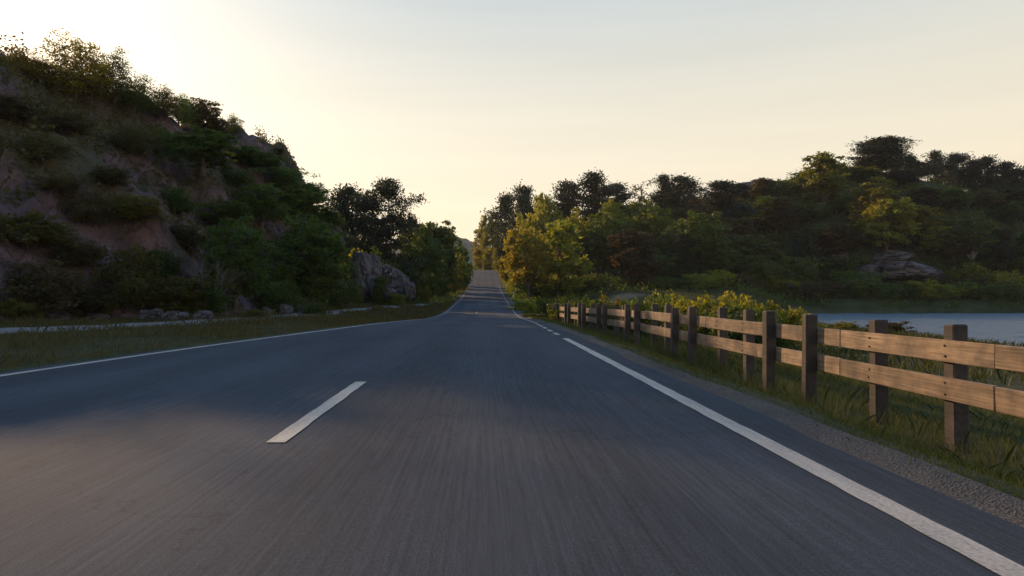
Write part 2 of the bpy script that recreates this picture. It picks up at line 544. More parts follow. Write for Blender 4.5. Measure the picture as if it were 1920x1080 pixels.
M = dict(
    asphalt=m_asphalt(), paint=m_paint('edge_paint', (.42, .37, .30), (.23, .205, .175)),
    ground=m_ground(), path=m_gravel('path_gravel', (.10, .092, .086), (.22, .20, .19)),
    shoulder=m_gravel('shoulder_gravel', (.026, .023, .02), (.08, .067, .054), 60),
    hillrock=m_rock('hill_granite', heath=1.0, tint=(.82, .58, .60)), rock=m_rock('granite', tint=(.72, .70, .72)),
    rail=m_wood('weathered_plank', (.07, .048, .032), (.20, .138, .085), (.335, .245, .155)),
    post=m_wood('dark_post_timber', (.024, .016, .013), (.05, .036, .028), (.095, .067, .05)),
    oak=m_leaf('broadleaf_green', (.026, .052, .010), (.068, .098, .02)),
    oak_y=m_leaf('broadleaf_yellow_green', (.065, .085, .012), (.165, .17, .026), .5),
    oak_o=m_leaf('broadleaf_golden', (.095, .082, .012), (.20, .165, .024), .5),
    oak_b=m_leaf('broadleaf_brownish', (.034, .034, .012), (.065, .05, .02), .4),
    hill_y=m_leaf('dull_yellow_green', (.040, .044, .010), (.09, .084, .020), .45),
    pine=m_leaf('pine_needles', (.010, .018, .007), (.026, .034, .013), .15),
    heath=m_leaf('heath_leaves', (.035, .042, .012), (.085, .07, .028), .35),
    grass=m_leaf('grass_blades', (.026, .042, .010), (.075, .08, .024), .35),
    drygrass=m_leaf('dry_olive_grass', (.034, .034, .012), (.085, .066, .028), .3),
    bark=m_bark('brown_bark', (.035, .026, .02), (.10, .075, .055)),
    pinebark=m_bark('pine_bark', (.05, .03, .02), (.17, .09, .055)),
    birchbark=m_bark('birch_bark', (.12, .11, .10), (.5, .48, .45), 3.0),
    twig=m_bark('grey_twigs', (.10, .085, .075), (.21, .18, .16)),
    water=m_water(),
)

# ------------------------------------------------------------------ ground, road, path, lake
def geo_axis(lo, hi, d0, near, ratio):
    pos = list(np.arange(0, near, d0)); d = d0
    while pos[-1] < hi: d *= ratio; pos.append(pos[-1] + d)
    neg = list(np.arange(d0, near, d0)) ; d = d0
    if lo < -near:
        while neg[-1] < -lo: d *= ratio; neg.append(neg[-1] + d)
    else:
        neg = [q for q in neg if q <= -lo]
    return np.array(sorted([-q for q in neg] + pos))
gx = geo_axis(-900, 900, .28, 11, 1.05)
gy = np.concatenate([np.arange(-30, 0, 1.0), np.arange(0, 70, .42), 70 * np.exp(np.arange(0, 3.12, .0145))])
X, Y = np.meshgrid(gx, gy, indexing='ij')
Zg = base_height(X, Y)
gm = np_mesh('ground', np.stack([X, Y, Zg], -1).reshape(-1, 3), grid_faces(len(gx), len(gy)), smooth=True)
bare = np.zeros(X.shape)
dr = X - ROAD_R(Y) - EDGE_R
tr_y = 96 + .06 * (X - 8) ** 1 + 1.5 * np.sin(X * .35)
bare = np.maximum(bare, np.exp(-((Y - tr_y) / 2.6) ** 2) * sstep(4.5, 7, X) * sstep(26, 19, X))
bare = np.maximum(bare, .55 * sstep(4, -1, np.abs(X - lake_edge(Y)) * 1.0) * (Y < 122) * (X > 20))
bare = np.clip(bare * (1.0 + .8 * fbm(X * .4, Y * .4, s=77, o=3)), 0, 1)
a = gm.attributes.new('bare', 'FLOAT', 'POINT'); a.data.foreach_set('value', bare.ravel().astype(np.float32))
ground = link('ground', gm, M['ground'], kind='structure')

# rocky hill on the left, a dense sheet of its own
HR = .28
hx, hy = np.arange(-82, -8.5, HR), np.arange(14, 106, HR)
HX, HY = np.meshgrid(hx, hy, indexing='ij')
HH = hill_height(HX, HY)
hm = np_mesh('rocky_hill', np.stack([HX, HY, HH], -1).reshape(-1, 3), grid_faces(len(hx), len(hy)), smooth=False)
gxx, gyy = np.gradient(HH, HR)
slope = np.hypot(gxx, gyy)
hn = fbm(HX * .16, HY * .16, s=61, o=4)
heathf = np.clip(sstep(-.15, .3, hn + .25 * (0.85 - slope)) , 0, 1)
a = hm.attributes.new('heath', 'FLOAT', 'POINT'); a.data.foreach_set('value', heathf.ravel().astype(np.float32))
link('rocky_hill', hm, M['hillrock'], kind='structure')

# distant wooded ridge closing the valley
dx_, dy_ = np.arange(-330, 330, 4.0), np.arange(640, 900, 6.0)
DX, DY = np.meshgrid(dx_, dy_, indexing='ij')
crest = np.interp(DX, [-330, -120, -60, -30, 0, 60, 330], [52, 66, 73, 73, 63, 50, 40])
DH = crest * np.sin(np.clip((DY - 640) / 220, 0, 1) * math.pi * .5) + 2.5 * fbm(DX * .05, DY * .05, s=3, o=3) + 2.2 * np.abs(vnoise(DX * .23, DY * .23, s=8)) - 3
md, nd, ld, bd = mat('far_forest')
tcd = nd.new('ShaderNodeTexCoord').outputs['Object']
nn = noise_node(nd, ld, tcd, .12, 6, .7)
cc = ramp(nd, [(.35, (.018, .03, .014)), (.65, (.07, .08, .035))]); ld.new(nn.outputs[0], cc.inputs[0]); ld.new(cc.outputs[0], bd.inputs['Base Color'])
bd.inputs['Roughness'].default_value = 1.0
bump(nd, ld, bd, nn.outputs[0], 1.0, 4.0)
link('distant_hill', np_mesh('distant_hill', np.stack([DX, DY, DH], -1).reshape(-1, 3), grid_faces(len(dx_), len(dy_)), smooth=True), md, kind='structure')

def road_cross(ys, offs):
    """offs: list of (side, metres beyond the line, dz)"""
    rows = []
    for s, o, dz in offs:
        x = (ROAD_R(ys) + o) if s > 0 else (ROAD_L(ys) - o)
        rows.append(np.stack([x, ys, ROAD_H(ys) + dz], -1))
    return np.stack(rows, 1)
ry = np.concatenate([np.arange(-16, 70, .5), np.arange(70, 330, 1.5)])
nu = 15
L_, R_ = ROAD_L(ry) - EDGE_L, ROAD_R(ry) + EDGE_R
prof = []
tt = np.linspace(0, 1, nu)
ragL = .05 * fbm(ry * .9, ry * 0, s=4, o=3); ragR = .06 * fbm(ry * .8, ry * 0 + 3, s=6, o=3)
for t in tt:
    x = (L_ + ragL) * (1 - t) + (R_ + ragR) * t
    prof.append(np.stack([x, ry, ROAD_H(ry) - .05 * (2 * t - 1) ** 2 * 0.6 + .0], -1))
skl = prof[0] + np.array([-.05, 0, -.3]); skr = prof[-1] + np.array([.05, 0, -.3])
RV = np.stack([skl] + prof + [skr], 0)
road = link('road', np_mesh('road', RV.reshape(-1, 3), grid_faces(RV.shape[0], RV.shape[1])[:, ::-1], smooth=False), M['asphalt'], kind='structure')

def road_z(x, y):
    l, r = ROAD_L(y) - EDGE_L, ROAD_R(y) + EDGE_R
    t = (x - l) / (r - l)
    return ROAD_H(y) - .03 * (2 * t - 1) ** 2
def strip(name, xf, y0, y1, w, dz=.006):
    n = max(3, int((y1 - y0) / .08) + 1) if y0 < 20 else max(3, int((y1 - y0) / .4) + 1)
    ys = np.linspace(y0, y1, n)
    xs = xf(ys)
    j0, j1 = [.005 * fbm(ys * 5.1, xs * 0 + q, s=120 + q, o=3) for q in (0, 1)]      # ragged, worn edges
    cols = [xs - w / 2 + j0, xs, xs + w / 2 + j1]
    V = np.stack([np.stack([c, ys, road_z(c, ys) + dz], -1) for c in cols], 0)
    return link(name, np_mesh(name, V.reshape(-1, 3), grid_faces(3, n)[:, ::-1]), M['paint'], road)
strip('edge_line', ROAD_R, -4, 16.6, .15)
strip('edge_line', ROAD_L, -4, 43, .15)
for k, y0 in enumerate(np.arange(18.2, 150, 2.0)):
    strip('edge_dash', ROAD_R, y0, y0 + 1.0, .13)
for k, y0 in enumerate(np.arange(45, 150, 2.0)):
    strip('edge_dash', ROAD_L, y0, y0 + 1.0, .13)
strip('centre_dash', lambda y: -1.41 + 0 * y, 4.7, 8.0, .13)
strip('centre_dash', lambda y: -.62 + 0 * y, 63, 66, .10)

# gravel shoulder on the right
sy = np.arange(-10, 110, .5)
SV = []
for k, o in enumerate((-.06, .08, .2, .34)):
    x = ROAD_R(sy) + EDGE_R + o + (.07 * fbm(sy * .7, sy * 0, s=90 + k, o=3) if k else 0)
    z = np.maximum(base_height(x, sy), ROAD_H(sy) - .09) + (-.03 if k == 0 else .02 if k < 3 else -.03) if k else ROAD_H(sy) - .04
    SV.append(np.stack([x, sy, z], -1))
SV = np.stack(SV, 0)
link('gravel_shoulder', np_mesh('gravel_shoulder', SV.reshape(-1, 3), grid_faces(4, len(sy))[:, ::-1], smooth=True), M['shoulder'], kind='structure')

# footpath along the left verge
seg = np.concatenate([[0], np.cumsum(np.hypot(*np.diff(PATH, axis=0).T))])
ss = np.arange(0, seg[-1], .4)
pc = np.stack([np.interp(ss, seg, PATH[:, 0]), np.interp(ss, seg, PATH[:, 1])], 1)
kk = np.hanning(21); kk /= kk.sum()
pc = np.stack([np.convolve(np.pad(pc[:, i], 10, mode='edge'), kk, 'valid') for i in (0, 1)], 1)
tan = np.gradient(pc, axis=0); tan /= np.linalg.norm(tan, axis=1)[:, None]
nor = np.stack([-tan[:, 1], tan[:, 0]], 1)
PV = []
for k, o in enumerate((-1.5, -1.25, -.5, .5, 1.25, 1.5)):
    q = pc + nor * (o + .08 * fbm(ss * .6, ss * 0 + k, s=55, o=2))[:, None]
    PV.append(np.stack([q[:, 0], q[:, 1], height(q[:, 0], q[:, 1]) + (-.06 if k in (0, 5) else .045)], -1))
PV = np.stack(PV, 0)
link('footpath', np_mesh('footpath', PV.reshape(-1, 3), grid_faces(6, len(ss)), smooth=True), M['path'], kind='structure')

# lake
lx, ly = np.arange(26, 130, .3), np.arange(30, 122, .3)
LX, LY = np.meshgrid(lx, ly, indexing='ij')
LH_ = .10 * fbm(LX * .6 + LY * .15, LY * 1.05, s=81, o=4, g=.55)
wm = np_mesh('lake', np.stack([LX, LY, LAKE_Z + LH_], -1).reshape(-1, 3), grid_faces(len(lx), len(ly)), smooth=True)
link('lake', wm, M['water'], kind='structure')

# ------------------------------------------------------------------ rocks
def rock_mesh(name, seed, sub=5):
    bm = bmesh.new()
    bmesh.ops.create_icosphere(bm, subdivisions=sub, radius=1.0)
    P = np.array([v.co[:] for v in bm.verts])
    r = np.random.default_rng(seed)
    for k in range(20):                                   # planar breaks
        d = r.normal(size=3); d /= np.linalg.norm(d)
        off = r.uniform(.58, .9)
        over = np.maximum(P @ d - off, 0)
        P = P - over[:, None] * d * .92
    n = fbm(P[:, 0] * 1.4, P[:, 1] * 1.4, P[:, 2] * 1.4 + seed * 3.7, s=seed, o=4)
    P = P * (1 + .11 * n)[:, None]
    n2 = np.abs(fbm(P[:, 0] * 2.2, P[:, 1] * 2.2, P[:, 2] * 3.2 + seed, s=seed + 5, o=2))
    P = P * (1 - .20 * np.exp(-(n2 / .07) ** 2))[:, None]          # joints cut into the block
    n3 = fbm(P[:, 0] * 7, P[:, 1] * 7, P[:, 2] * 9 + seed, s=seed + 9, o=3)
    P = P * (1 + .028 * n3)[:, None]
    for v, p in zip(bm.verts, P): v.co = p
    me = bpy.data.meshes.new(name); bm.to_mesh(me); bm.free()
    return me
ROCKS = [rock_mesh('boulder', s) for s in (1, 2, 3, 4, 5)]
def rock(name, x, y, z, sx, sy, sz, rz, k, label, cat='rock', group=None):
    o = link(name, ROCKS[k % 5], M['rock'], None, label=label, category=cat)
    if group: o['group'] = group
    o.location = (x, y, z); o.scale = (sx, sy, sz); o.rotation_euler = (0, 0, rz)
    return o

def px_rock(name, px, py0, py1, wpx, Yd, k, label, depth=1.0, group=None, rz=None):
    """boulder whose face spans rows py0..py1 and wpx columns at distance Yd"""
    zt, zb = hz(py0, Yd), hz(py1, Yd)
    w = wpx * Yd / F
    return rock(name, at(px, Yd), Yd, (zt + zb) / 2 - .1 * (zt - zb), w * .58, w * .58 * depth, (zt - zb) * .68, k * 1.3 if rz is None else rz, k, label, 'rock', group)

px_rock('boulder', 684, 470, 566, 60, 76, 0, 'tall cleft granite block with pale right edge, left end of the roadside outcrop')
px_rock('boulder', 740, 496, 566, 60, 77, 1, 'broad rounded granite boulder at the right end of the roadside outcrop')
px_rock('boulder', 715, 495, 550, 50, 79, 2, 'darker granite boulder wedged between the two big outcrop blocks')
px_rock('boulder', 668, 520, 560, 34, 73.5, 3, 'low grey boulder at the foot of the tall outcrop block')
px_rock('boulder', 703, 520, 560, 26, 74, 4, 'narrow leaning rock in the cleft of the roadside outcrop')
px_rock('boulder', 726, 536, 562, 30, 74, 3, 'small dark rock low in the middle of the roadside outcrop')
px_rock('boulder', 755, 515, 548, 24, 76, 0, 'jagged rock on the right shoulder of the broad rounded boulder')
px_rock('boulder', 768, 530, 558, 26, 75, 4, 'small boulder at the road end of the roadside outcrop')
px_rock('rock_face', 612, 392, 470, 60, 80, 2, 'dark overhanging granite cliff at the nose of the left hill', 1.2)
for i, (px, p0, p1, w, k, lab) in enumerate([
    (100, 584, 603, 60, 0, 'leftmost low stone lying behind the footpath'),
    (180, 582, 602, 56, 1, 'rounded stone behind the footpath below the leftmost bushes'),
    (285, 578, 603, 50, 2, 'pale upright stone in the middle of the row behind the footpath'),
    (330, 580, 602, 46, 3, 'pale blocky stone touching the upright one behind the footpath'),
    (380, 583, 601, 40, 4, 'low flat stone at the right end of the row behind the footpath'),
    (500, 574, 591, 26, 1, 'small boulder in the grass left of the big dark green tree'),
    (535, 570, 590, 28, 0, 'rounded boulder in the grass under the big dark green tree'),
    (572, 572, 588, 34, 2, 'pale boulder in the grass right below the big dark green tree')]):
    x, y, z = ray_hit(px, p1)
    px_rock('field_stone', px, p0, p1 + 3, w, y + .5, k, lab)
for px, p0, p1, w, Yd, k, lab in [
    (1680, 490, 518, 110, 132, 0, 'large bare rock slab in the middle of the wooded slope above the lake'),
    (1735, 497, 520, 60, 131, 3, 'low rock at the right end of the large slab on the lake slope'),
    (1625, 498, 516, 50, 131, 4, 'small rock at the left end of the large slab on the lake slope'),
    (1665, 466, 488, 80, 138, 1, 'smaller rock slab just above the large slab on the lake slope'),
    (1570, 472, 496, 44, 136, 2, 'pale broken rock left of the slabs on the lake slope'),
    (1440, 338, 372, 120, 172, 3, 'bare rocky hilltop left of the tall yellow birch'),
    (1575, 322, 356, 70, 172, 4, 'dark rock crest between the yellow birch and the umbrella pine'),
    (1495, 348, 384, 80, 168, 0, 'grey rock ledge below the bare hilltop')]:
    px_rock('rock_slab', px, p0, p1 + 6, w, Yd, k, lab, 1.1, rz=k * .7)

# ------------------------------------------------------------------ vegetation prototypes
def tubes(paths, sides=5):
    V, Fc, base = [], [], 0
    ang = np.arange(sides) * 2 * math.pi / sides
    for pts, rad in paths:
        pts = np.asarray(pts, float); rad = np.asarray(rad, float)
        t = np.gradient(pts, axis=0); t /= np.linalg.norm(t, axis=1)[:, None] + 1e-9
        ref = np.where(np.abs(t[:, 2:3]) > .9, np.array([[1., 0, 0]]), np.array([[0, 0, 1.]]))
        u = np.cross(t, ref); u /= np.linalg.norm(u, axis=1)[:, None] + 1e-9
        w = np.cross(t, u)
        ring = pts[:, None] + rad[:, None, None] * (np.cos(ang)[None, :, None] * u[:, None] + np.sin(ang)[None, :, None] * w[:, None])
        n = len(pts)
        V.append(ring.reshape(-1, 3))
        for i in range(n - 1):
            for j in range(sides):
                k = (j + 1) % sides
                Fc.append((base + i * sides + j, base + i * sides + k, base + (i + 1) * sides + k, base + (i + 1) * sides + j))
        base += n * sides
    return np.concatenate(V), np.array(Fc)

def leaves(name, C, size, aspect, r, up=.3, out=None):
    """one folded-less rhombus per leaf"""
    n = len(C)
    d = r.normal(size=(n, 3)); 
    if out is not None: d = d + out
    d[:, 2] += up
    d /= np.linalg.norm(d, axis=1)[:, None]
    e = r.normal(size=(n, 3)); e -= (e * d).sum(1)[:, None] * d
    e /= np.linalg.norm(e, axis=1)[:, None] + 1e-9
    s = size * r.uniform(.6, 1.35, n)
    a, b = d * s[:, None], e * (s * aspect)[:, None]
    V = np.stack([C - a * .5, C + b * .5, C + a * .5, C - b * .5], 1).reshape(-1, 3)
    return np_mesh(name, V, np.arange(4 * n).reshape(-1, 4))

def broadleaf(seed, h=9.0, cb=.22, rx=3.0, lobes=15, clumps=190, per=40, size=.36, trunk_r=.16, narrow=1.0, spread=.27):
    r = np.random.default_rng(seed)
    cz = h * (cb + 1) / 2; rz = h * (1 - cb) / 2
    lc = []
    for k in range(lobes):
        a = k * 2.4 + r.uniform(-.4, .4); t = r.uniform(-.75, .8)
        q = math.sqrt(max(0, 1 - t * t)) * r.uniform(.35, .72)
        lc.append((math.cos(a) * q * rx * narrow, math.sin(a) * q * rx * narrow, cz + t * rz * .74, r.uniform(.34, .55)))
    lc.append((0, 0, cz + rz * .62, .4))
    C, P = [], []
    top = h * (cb + .45)
    bend = r.normal(size=2) * .25
    tp = [(0, 0, -.4), (bend[0] * .2, bend[1] * .2, h * .15), (bend[0], bend[1], h * .38), (bend[0] * 1.5, bend[1], top), (bend[0], bend[1] * .5, h * .86)]
    P.append((tp, [trunk_r * 1.35, trunk_r, trunk_r * .8, trunk_r * .5, .02]))
    for (x, y, z, s) in lc:
        z0 = max(h * .16, z - rz * .55) * r.uniform(.75, .95)
        tpa = np.array(tp)
        P.append(([(np.interp(z0, tpa[:, 2], tpa[:, 0]), np.interp(z0, tpa[:, 2], tpa[:, 1]), z0), (x * .45, y * .45, (z0 + z) / 2 + .1), (x, y, z)], [trunk_r * .5, trunk_r * .3, .02]))
        m = max(6, clumps // len(lc))
        v = r.normal(size=(m, 3)); v /= np.linalg.norm(v, axis=1)[:, None]
        v *= (r.uniform(.35, 1.08, m) ** .6)[:, None]
        c = np.array((x, y, z)) + v * np.array((rx * s * 1.05 * narrow ** .5, rx * s * 1.05 * narrow ** .5, rz * s * .95))
        for k in range(0, m, 3):
            P.append(([(x, y, z), tuple((np.array((x, y, z)) + c[k]) / 2 + r.normal(size=3) * .08), tuple(c[k])], [trunk_r * .18, trunk_r * .12, .008]))
        C.append(c)
    C = np.concatenate(C)
    sig = rx * spread * .36
    L = np.repeat(C, per, 0) + r.normal(size=(len(C) * per, 3)) * np.array([sig, sig, sig * .72]) * np.repeat(r.uniform(.5, 1.2, len(C)), per)[:, None]
    L[:, 2] = np.maximum(L[:, 2], h * cb * .3 + .05)
    out = (L - np.array([0, 0, cz])) / np.array([rx, rx, rz]) * .5
    cr = leaves('crown', L, size, .62, r, .2, out)
    tv, tf = tubes(P, 5)
    return np_mesh('trunk', tv, tf, smooth=True), cr, h, 2 * np.percentile(np.abs(L[:, :2]), 97)

def pine(seed, h=11.0, bare=.3, rx=2.6, whorls=10, size=.34, umbrella=.5, per=26):
    r = np.random.default_rng(seed)
    P, C = [], []
    lean = r.normal(size=2) * .35
    tz = np.linspace(-.4, h * .97, 40)
    tx = lean[0] * (tz / h) ** 1.5 + .12 * np.sin(tz * .9 + seed); ty = lean[1] * (tz / h) ** 1.5 + .12 * np.cos(tz * .8)
    P.append((np.stack([tx, ty, tz], 1), np.linspace(.2, .03, 40)))
    for k in range(whorls):
        t = k / (whorls - 1)
        z = h * (bare + (1 - bare) * .95 * t)
        # rounded outline: widest in the lower middle
        w = rx * math.sqrt(max(.04, 1 - ((t - .36) / .66) ** 2))
        w = w * (1 - umbrella * .4 * (1 - t)) 
        nb = int(r.integers(5, 8))
        for j in range(nb):
            a = r.uniform(0, 6.28); ln = w * r.uniform(.4, 1.25)
            x0, y0 = np.interp(z, tz, tx), np.interp(z, tz, ty)
            e = np.array([x0 + math.cos(a) * ln, y0 + math.sin(a) * ln, z + ln * r.uniform(.08, .4)])
            mid = np.array([x0 + math.cos(a) * ln * .5, y0 + math.sin(a) * ln * .5, z - .05 + ln * .02])
            P.append(([(x0, y0, z - .2), tuple(mid), tuple(e)], [.06, .04, .012]))
            npad = max(4, int(ln * 4.0))
            for q in np.linspace(.3, 1.02, npad):
                c = (np.array([x0, y0, z - .1]) * (1 - q) + e * q) + r.normal(size=3) * np.array([.28, .28, .22])
                C.append((c, .34 + .14 * q))
    for _ in range(6):
        C.append((np.array([tx[-1], ty[-1], h * .95]) + r.normal(size=3) * np.array([.5, .5, .25]), .36))
    ctr = np.array([c for c, s in C]); sg = np.array([s for c, s in C])
    L = np.repeat(ctr, per, 0) + r.normal(size=(len(ctr) * per, 3)) * np.repeat(sg, per)[:, None] * np.array([.9, .9, .55])
    out = np.zeros_like(L); out[:, :2] = (L[:, :2] - np.repeat(ctr, per, 0)[:, :2]) * 1.2; out[:, 2] = .6
    cr = leaves('crown', L, size, .42, r, .45, out)
    tv, tf = tubes(P[:1], 7)
    bv, bf = tubes(P[1:], 4)
    return (np_mesh('trunk', tv, tf, smooth=True), np_mesh('branchwork', bv, bf, smooth=True)), cr, h, 2 * np.percentile(np.abs(L[:, :2]), 97)

def shrub(seed, h=3.0, rx=1.7, lobes=11, clumps=170, per=36, size=.16, spread=.2):
    r = np.random.default_rng(seed)
    P, C = [], []
    for k in range(lobes):
        a = k * 2.4 + r.uniform(-.3, .3); q = math.sqrt((k + .5) / lobes) * .72
        x, y = math.cos(a) * q * rx, math.sin(a) * q * rx
        zt = h * (1 - .55 * q * q) * r.uniform(.62, .92)
        P.append(([(x * .15, y * .15, -.2), (x * .5, y * .5, zt * .45), (x, y, zt * .9)], [.05, .03, .008]))
        m = max(5, clumps // lobes)
        zz = zt * r.uniform(.12, 1.08, m)
        v = r.normal(size=(m, 2)) * rx * .24
        c = np.stack([x * (.55 + .45 * zz / zt) + v[:, 0], y * (.55 + .45 * zz / zt) + v[:, 1], zz], 1)
        for i in range(0, m, 3):
            P.append(([(x * .7, y * .7, zt * .6), tuple(c[i])], [.012, .004]))
        C.append(c)
    C = np.concatenate(C)
    sig = rx * spread * .42
    L = np.repeat(C, per, 0) + r.normal(size=(len(C) * per, 3)) * np.array([sig, sig, sig * .8])
    L[:, 2] = np.maximum(L[:, 2], .03 + .1 * r.uniform(size=len(L)))
    cr = leaves('foliage', L, size, .6, r, .35)
    tv, tf = tubes(P, 4)
    return np_mesh('stem', tv, tf, smooth=True), cr, h, 2 * np.percentile(np.abs(L[:, :2]), 97)

def bare_shrub(seed, h=3.2):
    r = np.random.default_rng(seed)
    P = []
    def grow(p, d, ln, rad, lv):
        q = p + d * ln; m = (p + q) / 2 + r.normal(size=3) * ln * .06
        P.append(([p, m, q], [rad, rad * .8, rad * .55]))
        if lv == 0: return
        for _ in range(4 if lv > 1 else 5):
            e = d + r.normal(size=3) * .42; e[2] = abs(e[2]) * .8 + .25; e /= np.linalg.norm(e)
            grow(p + d * ln * r.uniform(.45, 1), e, ln * r.uniform(.55, .8), rad * .5, lv - 1)
    for k in range(6):
        a = k * 1.05 + r.uniform(-.3, .3)
        d = np.array([math.cos(a) * .5, math.sin(a) * .5, 1.0]); d /= np.linalg.norm(d)
        grow(np.array([math.cos(a) * .1, math.sin(a) * .1, -.15]), d, h * .42, .04, 3)
    tv, tf = tubes(P, 4)
    return np_mesh('branch', tv, tf, smooth=True), None, h, h * .8

PROTO = {}
def proto(key):
    if key not in PROTO:
        PROTO[key] = {
            'oak1': lambda: broadleaf(101), 'oak2': lambda: broadleaf(102, rx=3.4, lobes=18), 'oak3': lambda: broadleaf(103, rx=2.6, cb=.12, lobes=14),
            'birch1': lambda: broadleaf(104, h=11, cb=.06, rx=2.0, lobes=16, clumps=190, per=36, size=.34, trunk_r=.11, spread=.34),
            'birch2': lambda: broadleaf(105, h=11, cb=.1, rx=1.7, lobes=14, clumps=160, per=32, size=.34, trunk_r=.10, spread=.34),
            'airy': lambda: broadleaf(106, h=9, cb=.25, rx=2.6, lobes=12, clumps=90, per=26, size=.24, trunk_r=.12, spread=.34),
            'near1': lambda: broadleaf(107, h=8, cb=.06, rx=2.7, lobes=20, clumps=360, per=46, size=.22, spread=.24),
            'near2': lambda: broadleaf(108, h=6, cb=.08, rx=2.1, lobes=17, clumps=260, per=40, size=.20, spread=.24),
            'feather': lambda: broadleaf(109, h=5, cb=.0, rx=1.7, lobes=18, clumps=260, per=26, size=.13, trunk_r=.06, spread=.34),
            'pine1': lambda: pine(201), 'pine2': lambda: pine(202, bare=.22, whorls=11, rx=2.4), 'pine3': lambda: pine(203, bare=.38, rx=2.9, whorls=9, umbrella=.7),
            'pine4': lambda: pine(204, bare=.12, whorls=12, rx=2.7, umbrella=.1), 'umbrella': lambda: pine(205, bare=.30, whorls=12, rx=2.3, umbrella=.75, per=44),
            'pinenear': lambda: pine(206, h=13, bare=.16, whorls=9, rx=4.6, umbrella=.3, per=30, size=.30),
            'shrub1': lambda: shrub(301), 'shrub2': lambda: shrub(302, rx=2.0, lobes=15), 'shrub3': lambda: shrub(303, h=2.4, rx=1.9, lobes=15),
            'low1': lambda: shrub(304, h=1.3, rx=1.0, lobes=9, clumps=130, per=60, size=.10), 'low2': lambda: shrub(305, h=1.1, rx=1.1, lobes=10, clumps=130, per=60, size=.095),
            'far1': lambda: shrub(306, h=3.4, rx=2.1, lobes=10, clumps=90, per=40, size=.24), 'far2': lambda: shrub(307, h=3.0, rx=2.4, lobes=12, clumps=90, per=40, size=.24),
            'bare': lambda: bare_shrub(401),
        }[key]()
    return PROTO[key]

BARK = {'b': 'birchbark', 'p': 'pinebark', 'u': 'pinebark'}
def plant(name, key, leafmat, x, y, top, width, label, cat, group=None, rz=None, z=None):
    tm, cm, h, w = proto(key)
    z = float(height(x, y)) if z is None else z
    sz = max(.25, (top - z) / h)
    sx = width / w
    t = empty(name, (x, y, z - .05), label, cat, group, random.uniform(0, 6.28) if rz is None else rz, (sx, sx, sz))
    if isinstance(tm, tuple):
        tm, bw_ = tm
        if not bw_.materials: bw_.materials.append(M['pinebark'])
        link('branchwork', bw_, None, t, kind='stuff')
    for nm, me, mt in (('trunk' if cat == 'tree' else ('branch' if cm is None else 'stem'), tm, M['twig'] if key == 'bare' else M[BARK.get(key[0], 'bark')]),
                       ('crown' if cat == 'tree' else 'foliage', cm, M.get(leafmat))):
        if me is None: continue
        if not me.materials: me.materials.append(mt)
        o = bpy.data.objects.new(nm, me); COL.objects.link(o); o.parent = t
        o.material_slots[0].link = 'OBJECT'; o.material_slots[0].material = mt
    return t
def by_px(name, key, lm, px, Yd, ytop, wpx, label, cat='tree', group=None):
    x = at(px, Yd)
    return plant(name, key, lm, x, Yd, hz(ytop, Yd), wpx * Yd / F, label, cat, group)
def on_px(name, key, lm, px, ybase, ytop, wpx, label, cat='shrub', group=None):
    x, y, z = ray_hit(px, ybase)
    return plant(name, key, lm, x, y, hz(ytop, y), wpx * y / F, label, cat, group, z=z)

